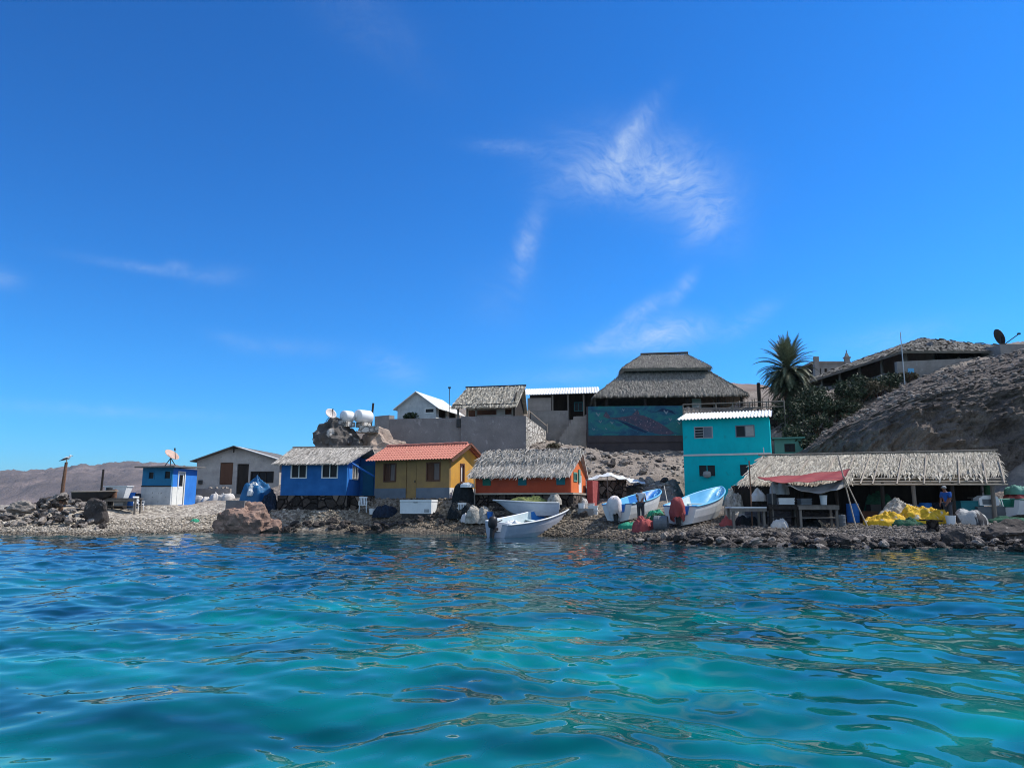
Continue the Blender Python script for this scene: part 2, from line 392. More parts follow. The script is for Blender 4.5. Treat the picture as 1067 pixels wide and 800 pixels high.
dm('concrete', g3(.33, .295, .27), g3(.21, .19, .175), 1.1, .92, .6, 9, spots=(g3(.33, .31, .29), 3.3, .62), stain=.5)
dm('dark_concrete', g3(.25, .23, .225), g3(.17, .155, .155), .8, .92, .6, 8, spots=(g3(.31, .29, .285), 2.2, .60), stain=.9)
dm('stone_wall', g3(.20, .165, .14), g3(.07, .06, .055), 1.6, .95, 1.0, 4, spots=(g3(.30, .26, .22), 2.7, .60))
dm('dark_stone', g3(.085, .07, .062), g3(.035, .03, .03), 1.8, .95, 1.0, 4, spots=(g3(.20, .16, .13), 1.6, .63))
dm('white_stone', g3(.62, .58, .52), g3(.45, .41, .37), 2, .9, .8, 5)
dm('asbestos_sheet', g3(.17, .165, .16), g3(.11, .105, .10), 1.5, .9, .4, 12, stain=.5)
dm('white_sheet', g3(.80, .80, .78), g3(.66, .66, .64), 1.1, .6, .15, 10, stain=.25)
dm('dull_white_sheet', g3(.60, .59, .57), g3(.48, .47, .45), 1.1, .75, .2, 10, stain=.4)
dm('red_tile', g3(.52, .20, .145), g3(.42, .15, .11), 2.5, .8, .4, 14, spots=(g3(.55, .26, .19), 4, .60), stain=.3)
dm('mustard_paint', g3(.35, .215, .075), g3(.25, .155, .07), 1.4, .8, .2, 25, stain=.6)
dm('sunlit_mustard_paint', g3(.66, .35, .05), g3(.50, .27, .06), 1.4, .8, .2, 25, stain=.6)  # brighter copy of the mustard, with the gable's sunlight in the colour
dm('grey_blue_paint', g3(.15, .18, .22), g3(.11, .135, .17), 1.6, .85, .25, 25, stain=.4)
dm('sunlit_orange_paint', g3(.72, .17, .045), g3(.63, .14, .04), 1.2, .75, .25, 25, stain=.6)  # wall orange as the sunlit gable shows it, light included in the tone
dm('shaded_orange_paint', g3(.50, .075, .026), g3(.35, .06, .03), 1.2, .75, .25, 25, stain=.6)  # same wall orange made darker and redder for the shaded front
dm('turquoise_paint', g3(.001, .47, .52), g3(.004, .385, .44), .9, .8, .2, 30, spec=.08, stain=.6, spots=(g3(.010, .32, .35), 2.2, .62))
dm('pale_green_paint', g3(.12, .30, .24), g3(.10, .25, .20), 1.3, .75, .2, 30, stain=.4)
dm('green_shutter', g3(.012, .16, .11), g3(.01, .12, .09), 3, .6, .2, 30, stain=.2)
dm('blue_green_shutter', g3(.012, .16, .19), g3(.01, .13, .16), 3, .6, .2, 30, stain=.2)
dm('brown_wood', g3(.14, .065, .038), g3(.085, .04, .025), 2, .8, .4, 20, vdir=(1, 1, .15))
dm('grey_wood', g3(.24, .21, .18), g3(.13, .115, .10), 3, .9, .5, 22, vdir=(1, 1, .2))
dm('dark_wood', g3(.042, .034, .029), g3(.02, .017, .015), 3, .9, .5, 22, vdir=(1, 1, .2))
dm('pale_wood', g3(.42, .35, .28), g3(.30, .25, .20), 3, .9, .4, 22)
dm('rust_post', g3(.22, .115, .07), g3(.11, .065, .045), 3, .9, .6, 16)
dm('dark_glass', g3(.008, .009, .012), g3(.014, .017, .021), 2, .3, 0, spec=.18)
dm('curtain', g3(.20, .16, .14), g3(.10, .08, .08), 9, .7, .2, 20, vdir=(4, 1, .2))
dm('metal_grey', g3(.35, .35, .36), g3(.22, .22, .23), 4, .45, .2, 20, metal=.7)
dm('galvanised', g3(.55, .55, .55), g3(.42, .42, .42), 4, .5, .2, 20, metal=.3)
dm('dark_metal', g3(.03, .03, .033), g3(.05, .045, .04), 4, .5, .2, 20, metal=.3)
dm('thatch_grey', g3(.52, .475, .42), g3(.32, .29, .255), 4, .95, .5, 30, island=.36)
dm('thatch_dark', g3(.28, .255, .22), g3(.17, .155, .135), 4, .95, .5, 30, island=.36)
dm('thatch_pale', g3(.50, .45, .37), g3(.32, .285, .23), 4, .95, .5, 30, island=.42)
dm('thatch_under', g3(.10, .09, .075), g3(.06, .052, .045), 5, .95, .6, 20)
dm('sacking', g3(.62, .58, .54), g3(.42, .39, .36), 3, .9, .5, 14)
dm('plastic_white', g3(.76, .77, .77), g3(.64, .65, .66), 2.2, .45, .12, 8, stain=.25)
dm('plastic_blue', g3(.02, .17, .55), g3(.015, .13, .45), 2, .45, .1, 8)
dm('plastic_black', g3(.018, .018, .02), g3(.03, .03, .032), 3, .4, .15, 20)
dm('plastic_grey', g3(.14, .155, .17), g3(.10, .115, .13), 3, .6, .15, 12)
dm('tarp_blue', g3(.012, .14, .33), g3(.010, .085, .20), 1.7, .55, .5, 7)
dm('tarp_white', g3(.70, .71, .70), g3(.55, .56, .56), 2, .6, .5, 7)
dm('tarp_red', g3(.27, .03, .027), g3(.19, .022, .02), 2, .7, .4, 7)
dm('tarp_striped', g3(.36, .36, .35), g3(.02, .02, .025), 1.1, .75, .5, 7, vdir=(3.2, .5, .6), contrast=(.50, .56))
dm('tarp_grey', g3(.34, .34, .33), g3(.24, .24, .235), 2, .7, .4, 7)
dm('cloth_red', g3(.38, .085, .08), g3(.26, .05, .05), 3, .9, .4, 14)
dm('cloth_white', g3(.74, .70, .69), g3(.56, .50, .50), 3, .9, .5, 12)
dm('net_yellow', g3(.80, .50, .03), g3(.42, .23, .015), 7, .85, 1.0, 9, spots=(g3(.42, .40, .34), 2.6, .60))
dm('net_green', g3(.025, .12, .065), g3(.008, .035, .025), 7, .9, 1.0, 9)
dm('net_olive', g3(.22, .25, .07), g3(.05, .06, .025), 7, .9, 1.0, 9)
dm('net_black', g3(.016, .022, .026), g3(.004, .006, .007), 7, .9, 1.0, 9)
dm('net_pale', g3(.52, .48, .42), g3(.17, .155, .135), 6, .9, 1.0, 9)
dm('net_dark_blue', g3(.015, .03, .06), g3(.004, .008, .016), 7, .9, 1.0, 9)
dm('boat_white', g3(.70, .71, .72), g3(.58, .60, .62), 1.6, .4, .15, 10, stain=.35, spots=(g3(.42, .43, .45), 4, .66))
dm('boat_grey', g3(.52, .55, .62), g3(.42, .45, .52), 1.6, .5, .15, 10, stain=.35)
dm('boat_inner', g3(.62, .70, .70), g3(.48, .58, .59), 2, .55, .15, 10, stain=.2)
dm('boat_blue', g3(.03, .20, .55), g3(.025, .16, .46), 2, .45, .15, 10, stain=.25)
dm('boat_sky', g3(.16, .47, .72), g3(.12, .40, .64), 2, .45, .15, 10, stain=.2)
dm('skin', g3(.22, .10, .06), g3(.18, .08, .05), 6, .6, .1, 30)
dm('hair', g3(.012, .01, .009), g3(.02, .016, .014), 8, .6, .3, 40)
dm('shirt_blue', g3(.015, .09, .36), g3(.012, .07, .28), 4, .9, .3, 16)
dm('shirt_white', g3(.62, .64, .66), g3(.50, .52, .55), 4, .9, .3, 16)
dm('trousers', g3(.05, .055, .07), g3(.035, .04, .05), 4, .9, .3, 16)
dm('rock_dark', g3(.085, .07, .062), g3(.028, .024, .023), 1.6, .93, 1.0, 6, spots=(g3(.30, .26, .23), 4.2, .63))
dm('rock_pale', g3(.36, .315, .275), g3(.15, .125, .11), 1.4, .93, 1.0, 6, spots=(g3(.09, .075, .068), 3.2, .62))
dm('rock_red', g3(.36, .235, .18), g3(.17, .11, .088), 1.3, .93, 1.0, 5, spots=(g3(.38, .29, .23), 3.0, .64))
dm('dark_plinth', g3(.075, .058, .058), g3(.045, .038, .042), 1.2, .92, .6, 6, stain=.5)
dm('plaster', g3(.50, .455, .42), g3(.34, .31, .29), 1.6, .92, .7, 7, spots=(g3(.20, .185, .175), 3.0, .64), stain=.8)
dm('rock_tan', g3(.46, .36, .29), g3(.30, .225, .18), 1.6, .93, 1.0, 5, spots=(g3(.14, .11, .095), 2.6, .66))
dm('rock_crag', g3(.16, .14, .125), g3(.05, .046, .044), .9, .95, 1.0, 4, spots=(g3(.50, .46, .42), 1.1, .60))
dm('leaf_dark', g3(.030, .045, .022), g3(.055, .072, .035), 2, .7, island=.5)
dm('leaf_dry', g3(.14, .115, .07), g3(.09, .075, .045), 2, .85, island=.5)
dm('palm_leaf', g3(.22, .225, .13), g3(.11, .125, .07), 2, .55, island=.4)
dm('palm_trunk', g3(.12, .085, .06), g3(.06, .045, .035), 4, .95, 1., 12)
dm('bird_white', g3(.75, .75, .74), g3(.65, .65, .64), 8, .8)
dm('bird_dark', g3(.04, .04, .045), g3(.07, .07, .075), 8, .8)
dm('beak', g3(.55, .30, .04), None, 8, .5)
dm('rope', g3(.55, .52, .46), g3(.40, .37, .33), 20, .9)
dm('dish', g3(.55, .40, .33), g3(.44, .27, .20), 3, .55, .1, 10)
dm('dish_white', g3(.66, .60, .56), g3(.50, .42, .38), 3, .55, .1, 10)

def ridge_thatch(mb, q, rows, per_m, ln, wd, lift=.05, jit=.5, droop=.0):
    """palm thatch: rows of ragged frond strips laid down the quad q = eave-left, eave-right, ridge-right, ridge-left"""
    el, er, rr, rl = [Vector(p) for p in q]
    n = (er - el).cross(rl - el).normalized()
    if n.z < 0: n = -n
    for i in range(rows):
        tt = (i + .35) / rows
        a, b_ = el.lerp(rl, tt), er.lerp(rr, tt); L = (b_ - a).length; cnt = max(2, int(L * per_m))
        u = (b_ - a).normalized(); dn = (el.lerp(er, .5) - rl.lerp(rr, .5)).normalized()
        for j in range(cnt):
            s = (j + rng.uniform(-jit, jit)) / max(1, cnt - 1); s = min(1.0, max(0.0, s))
            p = a.lerp(b_, s) + dn * rng.uniform(-.5, .5) * ln * .4 + n * rng.uniform(.0, lift) - dn * ln * .45
            yaw = rng.gauss(0, .22); dd = (dn * math.cos(yaw) + u * math.sin(yaw)); w = wd * rng.uniform(.5, 1.4); l = ln * rng.uniform(.6, 1.25)
            ww = n.cross(dd).normalized() * w / 2 + n * rng.uniform(-.3, .3) * w
            tip = p + dd * l + n * (lift * rng.uniform(.1, 1.0)) - Vector((0, 0, droop * rng.random()))
            k = len(mb.v)
            mid = (p + tip) / 2 + n * lift * rng.uniform(.1, .9)
            mb.v += [tuple(p - ww * .8), tuple(p + ww * .8), tuple(mid + ww), tuple(mid - ww), tuple(tip + ww * .35), tuple(tip - ww * .35)]
            mb.f += [(k, k + 1, k + 2, k + 3), (k + 3, k + 2, k + 4, k + 5)]
    return mb
def corrugated(mb, el, er, rr, rl, pitch=.09, amp=.022, th=.012, over=0, steps=1, tile=0.):
    """sheet between eave-left/right and ridge-right/left, waves running up the slope"""
    el, er, rr, rl = [Vector(p) for p in (el, er, rr, rl)]
    n = (er - el).cross(rl - el).normalized(); n = n if n.z > 0 else -n
    L = (er - el).length; N = max(8, int(L / pitch * 6)); k0 = len(mb.v); rows = []
    for j in range(steps):
        for e in (0, 1):
            rows.append(((j + e) / steps, tile * (1 - e) if tile else 0))
    for (tt, lift) in rows:
        for i in range(N + 1):
            s = i / N; p = el.lerp(er, s).lerp(rl.lerp(rr, s), tt) + n * (amp * math.sin(2 * math.pi * s * L / pitch) + lift)
            mb.v.append(tuple(p))
    for (tt, lift) in rows:
        for i in range(N + 1):
            s = i / N; p = el.lerp(er, s).lerp(rl.lerp(rr, s), tt) + n * (amp * math.sin(2 * math.pi * s * L / pitch) + lift - th)
            mb.v.append(tuple(p))
    w = N + 1; nr = len(rows); o = nr * w
    for j in range(nr - 1):
        for i in range(N):
            a = k0 + j * w + i; mb.f.append((a, a + 1, a + 1 + w, a + w)); mb.f.append((a + o, a + o + w, a + o + 1 + w, a + o + 1))
    for i in range(N):
        a = k0 + i; mb.f.append((a, a + o, a + 1 + o, a + 1)); a = k0 + (nr - 1) * w + i; mb.f.append((a, a + 1, a + 1 + o, a + o))
    for j in range(nr - 1):
        a = k0 + j * w; mb.f.append((a, a + w, a + w + o, a + o)); a += N; mb.f.append((a, a + o, a + w + o, a + w))
    return mb
def window(parent, x0, x1, z0, z1, y=0., fm='white_paint', gm='dark_glass', mull=1, fw=.05, bars=0, axis='x', out=-.035, curtain=None):
    """framed window in an opening of a wall; the front of the wall is the plane y (or x when axis='y')"""
    sg = 1 if out < 0 else -1
    def B(mb, a0, a1, d0, d1, zz0, zz1):
        if axis == 'x': mb.b2((a0, y + d0, zz0), (a1, y + d1, zz1))
        else: mb.b2((y + d0, a0, zz0), (y + d1, a1, zz1))
    f = MB(); d0, d1 = out, out + .09 * sg
    B(f, x0 - .02, x0 + fw, d0, d1, z0 - .02, z1 + .02); B(f, x1 - fw, x1 + .02, d0, d1, z0 - .02, z1 + .02)
    B(f, x0 + fw, x1 - fw, d0, d1, z1 - fw, z1 + .02); B(f, x0 + fw, x1 - fw, d0, d1, z0 - .02, z0 + fw)
    for k in range(mull):
        xm = x0 + (x1 - x0) * (k + 1) / (mull + 1); B(f, xm - fw * .45, xm + fw * .45, d0 + .004 * sg, d1, z0 + fw, z1 - fw)
    for k in range(bars):
        zm = z0 + (z1 - z0) * (k + 1) / (bars + 1); B(f, x0 + fw, x1 - fw, d0 + .02 * sg, d0 + .04 * sg, zm - .02, zm + .02)
    fo = f.build('window', M[fm], parent)
    g = MB(); B(g, x0 + .01, x1 - .01, d1 + .02 * sg, d1 + .035 * sg, z0 + .01, z1 - .01); g.build('pane', M[gm], fo)
    if curtain:
        cmb = MB(); B(cmb, x0 + (x1 - x0) * .5, x1 - .02, d1 - .012 * sg, d1 + .008 * sg, z0 + .02, z1 - .02); cmb.build('curtain', M[curtain], fo)
    return fo
def house_walls(root, L, Dp, H, t, mtl, front=(), right=(), left=(), back=(), name='wall', gable=None, gm=None):
    """four walls, optional triangular gables on the x ends (ridge along x) of height gable"""
    MB().wall(L, H, t, front).build(name, M[mtl], root)
    b_ = MB().wall(L, H, t, back, (0, Dp - t, 0)); b_.build(name, M[mtl], root)
    mb = MB().wall(Dp - 2 * t - .004, H, t, left, (0, t + .002, 0), 'y'); mr = MB().wall(Dp - 2 * t - .004, H, t, right, (L - t, t + .002, 0), 'y')
    if gable:
        pr = [(0, H + .002), (Dp, H + .002), (Dp / 2, H + gable)]
        mb.prism(pr, 0, t, 'x'); mr.prism(pr, L - t, L, 'x')
    mb.build(name, M[gm or mtl], root); return mr.build(name, M[gm or mtl], root)

def stonework(name, c1, c2, c3, gap, sc):
    m, t, b = newmat(name); co = t.coord('Object'); cw = t.vmath('ADD', co, t.vmath('SCALE', t.new('ShaderNodeTexNoise').outputs['Color'])); cw.node.inputs[1].links[0].from_node.inputs['Scale'].default_value = .12
    v = t.new('ShaderNodeTexVoronoi'); v.inputs['Scale'].default_value = sc; t.inp(v.inputs['Vector'], cw); e = t.new('ShaderNodeTexVoronoi', feature='DISTANCE_TO_EDGE'); e.inputs['Scale'].default_value = sc; t.inp(e.inputs['Vector'], cw)
    c = t.ramp(t.math('ADD', t.math('MULTIPLY', t.sep(v.outputs['Color'])[0], .7), t.math('MULTIPLY', t.noise(co, 7, 4, .6), .3)), [(.2, c1), (.5, c2), (.85, c3)])
    k = t.math('MULTIPLY_ADD', e.outputs['Distance'], 14, -.25, clamp=True); t.inp(b.inputs['Base Color'], t.mix(k, gap, c)); b.inputs['Roughness'].default_value = .95; b.inputs['Specular IOR Level'].default_value = .15
    n = t.new('ShaderNodeBump'); n.inputs['Strength'].default_value = 1; n.inputs['Distance'].default_value = .08; t.inp(n.inputs['Height'], t.math('ADD', k, t.noise(co, 9, 4, .6))); t.inp(b.inputs['Normal'], n.outputs[0]); return m
M['dark_stone'] = stonework('dark stonework', g3(.028, .024, .022), g3(.07, .056, .048), g3(.20, .155, .125), g3(.012, .01, .01), 1.9)
M['stone_wall'] = stonework('brown stonework', g3(.06, .048, .042), g3(.14, .105, .085), g3(.28, .22, .18), g3(.02, .017, .015), 2.6)
M['white_stone'] = stonework('pale stonework', g3(.40, .365, .32), g3(.55, .505, .45), g3(.66, .62, .56), g3(.22, .20, .18), 2.4)
# ================================================================ houses along the shore
TH = R(-17)
def site(pxl, pxr, py, D, th=TH):
    O = at(pxl, py, D); return O, solve_w(O, th, pxr)
# ---- blue and white shed with a dish on its roof
O, L = site(146, 177, 526, 50, R(-2)); H = hgt(O, 487); Dp = 3.5; pad(O, R(-2), L, Dp, O.z)
shed = empty('shed', O, R(-2), 'small flat roofed shed, blue above and dirty white below, with an open white door', 'shed')
zd = H * .49; w0, w1 = .26, .62
hf = [(L * .20, L * .40, zd + (H - zd) * .40, zd + (H - zd) * .78), (L * .74, L * .96, zd + (H - zd) * .40, zd + (H - zd) * .82)]
MB().wall(L, H - zd, .15, [(a, b_, c - zd, d_ - zd) for a, b_, c, d_ in hf], (0, 0, zd)).build('wall', M['teal_blue_paint'], shed)
MB().wall(L, zd - .004, .17, (), (0, -.02, 0)).build('wall', M['old_white_paint'], shed)
for a in hf: window(shed, *a, 0, 'teal_blue_paint', mull=0, fw=.035)
hd_ = [(.9, 1.75, .02, H - .3)]
MB().wall(Dp, H, .15, hd_, (L - .15, .16, 0), 'y').build('wall', M['sunlit_blue_paint'], shed)
MB().wall(.88, zd, .02, (), (L + .002, .16, 0), 'y').build('dado', M['white_door'], shed)
mb = MB().wall(Dp, H, .15, (), (0, .16, 0), 'y'); mb.wall(L - .31, H, .15, (), (.155, Dp, 0)); mb.build('wall', M['blue_paint'], shed)
d = MB().b2((L - .06, .94, .03), (L - .01, 1.71, zd + .05)).b2((L - .06, .94, zd + .052), (L - .01, 1.05, H - .45)).b2((L - .06, 1.60, zd + .052), (L - .01, 1.71, H - .45)).b2((L - .06, .94, H - .448), (L - .01, 1.71, H - .32)).build('door', M['white_door'], shed)
MB().b2((L - .05, 1.05, zd + .052), (L - .04, 1.60, H - .45)).build('pane', M['dark_glass'], d); MB().tube([(L - .03, 1.0, zd - .1), (L + .05, 1.0, zd - .1)], .025).build('handle', M['dark_metal'], d)
fr_ = MB(); fr_.b2((L + .001, .80, 0), (L + .05, .90, H - .2)).b2((L + .001, 1.75, 0), (L + .05, 1.85, H - .2)).b2((L + .001, .90, H - .3), (L + .05, 1.75, H - .2)).build('door_frame', M['white_door'], shed)
MB().b2((-.02, -.06, zd - .005), (L + .02, -.022, zd + .06)).build('batten', M['dark_wood'], shed)
MB().slab([(-.35, -.45, H + .06), (L + .35, -.45, H + .1), (L + .45, Dp + .5, H + .26), (-.35, Dp + .5, H + .22)], .10).build('roof', M['asbestos_sheet'], shed)
def dish(name, loc, rz, r, label, tilt=38, m='dish'):
    o = empty(name, loc, rz, label, 'satellite dish')
    leg = MB(); z = r * 1.05
    for a in (.3, 2.4, 4.5): leg.tube([(math.cos(a) * r * .75, math.sin(a) * r * .75, 0), (0, 0, z)], .028, 6)
    leg.tube([(0, 0, z * .8), (0, 0, z * 1.25)], .035); leg.build('stand', M['dark_metal'], o)
    c = MB(); prof = []; N = 28
    for i in range(7): rr = r * i / 6; prof.append((rr, .30 * rr * rr / r))
    k = 0
    for th_ in (0, -.02):
        base = len(c.v)
        for rr, z2 in prof:
            for j in range(N): a = 2 * math.pi * j / N; c.v.append((rr * math.cos(a), rr * math.sin(a), z2 + th_))
        for i in range(6):
            for j in range(N):
                a, b_ = base + i * N + j, base + i * N + (j + 1) % N; c.f.append((a, b_, b_ + N, a + N) if th_ == 0 else (a, a + N, b_ + N, b_))
    for j in range(N): a, b_ = 6 * N + j, 6 * N + (j + 1) % N; c.f.append((a, b_, b_ + 7 * N, a + 7 * N))
    rot = (0, R(tilt), 0)
    c.build('reflector', M[m], o, True, (0, 0, z * 1.25), rot)
    Mx = Euler(rot).to_matrix(); F = Mx @ Vector((0, 0, r * .95)) + Vector((0, 0, z * 1.25)); e = Mx @ Vector((r * .9, 0, .25 * r)) + Vector((0, 0, z * 1.25))
    MB().tube([e, F], .022, 6).build('feed_arm', M['dark_metal'], o)
    MB().tube([F, F + (F - e).normalized() * .18], .05, 8).build('receiver', M['dark_metal'], o)
    return o
ro = at(177, 481, 51.2); zroof = O.z + H + .17
dish('satellite_dish', (ro.x, 51.3, zroof), R(-22), .52, 'rusty satellite dish on a tripod on the flat roof of the blue shed', 42)
# ---- grey gabled concrete house
O, L = site(203, 290, 515, 58, R(-3)); He, Hr = hgt(O, 480), hgt(O, 466); Dp = 8.5; pad(O, R(-3), L, Dp, O.z)
gh = empty('concrete_house', O, R(-3), 'unpainted grey concrete house with a low gable and dark doorway', 'house')
t_ = .2; hol = [(L * .285, L * .44, .75, 2.45), (L * .49, L * .63, 0.02, 2.35), (L * .66, L * .93, .9, 1.75)]
fw_ = MB().wall(L, He, t_, hol); fw_.prism([(0, He + .001), (L, He + .001), (L * .46, Hr)], 0, t_, 'y'); fw_.build('wall', M['plaster'], gh)
bk = MB().wall(L, He, t_, (), (0, Dp - t_, 0)); bk.prism([(0, He + .001), (L, He + .001), (L * .46, Hr)], Dp - t_, Dp, 'y'); bk.build('wall', M['plaster'], gh)
MB().wall(Dp - 2 * t_ - .01, He, t_, (), (0, t_ + .005, 0), 'y').build('wall', M['plaster'], gh); MB().wall(Dp - 2 * t_ - .01, He, t_, [(2, 3, 1, 2)], (L - t_, t_ + .005, 0), 'y').build('wall', M['plaster'], gh)
MB().b2((L * .285 + .03, .05, .78), (L * .44 - .03, .1, 2.42)).build('shutter', M['brown_wood'], gh)
MB().b2((L * .49 + .03, .14, .03), (L * .63 - .03, .19, 2.32)).build('door', M['dark_wood'], gh)
window(gh, L * .66, L * .93, .9, 1.75, 0, 'dark_wood', mull=2)
MB().box((L * .06, -.06, .95), (.3, .12, .3)).build('meter_box', M['plastic_black'], gh)
mb = MB(); e, oh = .35, .5; mx = L * .46
sl = (Hr - He) / mx; sr = (Hr - He) / (L - mx)
mb.slab([(-e, -oh, He + .08 - e * sl), (mx, -oh, Hr + .09), (mx, Dp + oh, Hr + .09), (-e, Dp + oh, He + .08 - e * sl)], .07)
mb.slab([(mx + .005, -oh, Hr + .09), (L + e * 1.6, -oh, He + .08 - e * 1.6 * sr), (L + e * 1.6, Dp + oh, He + .08 - e * 1.6 * sr), (mx + .005, Dp + oh, Hr + .09)], .07).build('roof', M['asbestos_sheet'], gh)
MB().slab([(mx + .25, -oh - .03, Hr + .10 - .25 * sr), (L + e * 1.75, -oh - .03, He + .10 - e * 1.75 * sr), (L + e * 1.75, .7, He + .10 - e * 1.75 * sr), (mx + .25, .7, Hr + .10 - .25 * sr)], .05).build('roof_edge', M['dull_white_sheet'], gh)
MB().tube([(mx, -.35, Hr - .45), (mx, -.35, Hr + .05)], .06).tube([(mx - .3, -.35, Hr - .1), (mx + .3, -.35, Hr - .1)], .05).build('gable_post', M['dark_wood'], gh)
# ---- low block wall in front
O, L = site(201, 239, 519, 55, R(-3))
wl = MB().box((L / 2, .15, .1), (L, .3, hgt(O, 509) * 2 - .2)).build('wall', M['concrete'], None, loc=O, rot=(0, 0, R(-3)))
tag(wl, 'low grey concrete block wall before the doorway of the grey gabled house', 'wall')
# ---- blue house with porch
O, L = site(291, 360, 535, 46.5, R(-6)); zf = hgt(O, 516); He = hgt(O, 480.5); Hr = hgt(O, 465) - .08; Dp = 3.9; pad(O, R(-6), L + 1.6, Dp, O.z + .2)
bh = empty('house', O, R(-6), 'bright blue house with a grey thatched roof standing on a dark stone base', 'house')
up = empty('upper', (0, 0, zf), 0); 
MB().b2((-.12, -.12, -.8), (L + .08, Dp, zf)).build('base', M['dark_stone'], bh)
def rise(o, dz):  # lift already placed local parts
    o.location.z += dz; return o
hw = He - zf
wx = [(L * .15, L * .39, hw * .50, hw * .97 - .05), (L * .62, L * .86, hw * .50, hw * .97 - .05)]
bpy.data.objects.remove(up)
n0 = set(bpy.data.objects)
house_walls(bh, L, Dp, hw, .16, 'blue_paint', wx, [(.9, 2.0, hw * .48, hw * .95)], gable=Hr - He, gm='sunlit_blue_paint')
for a in wx: window(bh, *a, 0, 'white_paint', 'dark_glass', 1)
window(bh, 1.05, 2.15, hw * .48, hw * .95, L, 'white_paint', 'curtain', 1, axis='y', out=.035)
MB().b2((L + .02, 2.55, -.1), (L + 1.55, Dp, hw + .3)).build('porch_room', M['blue_paint'], bh)
MB().b2((L + .25, 2.50, -.05), (L + .95, 2.545, hw * .92)).build('door', M['teal_blue_paint'], bh)
MB().tube([(L + .15, .3, hw * .95), (L + 1.4, 1.4, hw * .55)], .06).build('brace', M['sunlit_blue_paint'], bh)
for o in set(bpy.data.objects) - n0:
    if o.parent == bh: o.location.z += zf
MB().b2((L + .1, .6, -.6), (L + 1.5, 2.5, zf - .02)).build('step', M['stone_wall'], bh)
mb = MB(); z0, z1 = He + .02, Hr + .12; sl = (z1 - z0) / (Dp / 2); e = .38
el, er, rr, rl = (-.35, -e, z0 - e * sl), (L + .12, -e, z0 - e * sl), (L + 1.0, Dp / 2, z1), (-.1, Dp / 2, z1)
mb.slab([el, er, rr, rl], .10); mb.slab([(-.1, Dp / 2 + .003, z1), (L + 1.0, Dp / 2 + .003, z1), (L + .9, Dp + e, z0 - e * sl), (-.35, Dp + e, z0 - e * sl)], .10)
rf = ridge_thatch(mb, [el, er, rr, rl], 17, 36, .52, .04, .025, .6).build('roof', M['thatch_grey'], bh)
MB().tube([(-.15, Dp / 2, z1 + .05), (L + 1.05, Dp / 2, z1 + .05)], .05).build('ridge_pole', M['grey_wood'], rf)
# ---- yellow house
th = R(-24); O, L = site(390, 468, 520, 47, th); He, Hr = hgt(O, 476.5), hgt(O, 464) ; Dp = 3.9; pad(O, th, L, Dp, O.z)
He -= .05; Hr = He + .74
yh = empty('house', O, th, 'mustard yellow house with a red tiled roof and grey blue lower wall', 'house')
wx = [(L * .12, L * .29, He * .42, He * .86), (L * .70, L * .88, He * .42, He * .86), (L * .43, L * .57, 0.01, He * .9)]
MB().b2((-.1, -.1, -.7), (L + .1, Dp + .1, -.02)).build('base', M['dark_stone'], yh)
house_walls(yh, L, Dp, He, .16, 'mustard_paint', wx, [(1.2, 1.75, He * .40, He * .85)], gable=Hr - He, gm='sunlit_mustard_paint')
MB().wall(L, He * .26, .02, [(L * .43, L * .57, -1, 9)], (0, -.022, 0)).build('dado', M['grey_blue_paint'], yh)
MB().wall(Dp, He * .26, .02, (), (L + .002, 0, 0), 'y').build('dado', M['white_paint'], yh)
for a in wx[:2]: window(yh, *a, 0, 'brown_wood', 'brown_wood', 1, .07, curtain='curtain')
window(yh, 1.36, 1.91, He * .40, He * .85, L, 'brown_wood', 'white_paint', 0, .07, axis='y', out=.035)
dd = MB().b2((L * .43 + .03, .03, .02), (L * .57 - .03, .08, He * .89)).build('door', M['mustard_paint'], yh); MB().box((L * .56 - .06, .01, He * .42), (.05, .06, .14)).build('handle', M['dark_metal'], dd)
z0, z1 = He + .02, Hr + .13; sl = (z1 - z0) / (Dp / 2); e = .5
rt = corrugated(MB(), (-.45, -e, z0 - e * sl), (L + .45, -e, z0 - e * sl), (L + .45, Dp / 2, z1), (-.45, Dp / 2, z1), .20, .035, .02, steps=6, tile=.025)
corrugated(rt, (L + .45, Dp + e, z0 - e * sl), (-.45, Dp + e, z0 - e * sl), (-.45, Dp / 2 + .01, z1), (L + .45, Dp / 2 + .01, z1), .20, .035, .02, steps=6, tile=.025)
rf = rt.build('roof', M['red_tile'], yh)
MB().tube([(-.45 + i * .3, Dp / 2, z1 + .03 + (.025 if i % 2 else 0)) for i in range(int((L + .9) / .3) + 1)], .10, 8).build('ridge_tile', M['red_tile'], rf)
vb = MB()
for sgn in (0, 1):
    ya, yb = (-e, Dp / 2) if not sgn else (Dp + e, Dp / 2)
    vb.slab([(L + .38, ya, z0 - e * sl - .06), (L + .44, ya, z0 - e * sl - .06), (L + .44, yb, z1 - .06), (L + .38, yb, z1 - .06)], .16)
vb.build('verge_board', M['brown_wood'], yh)
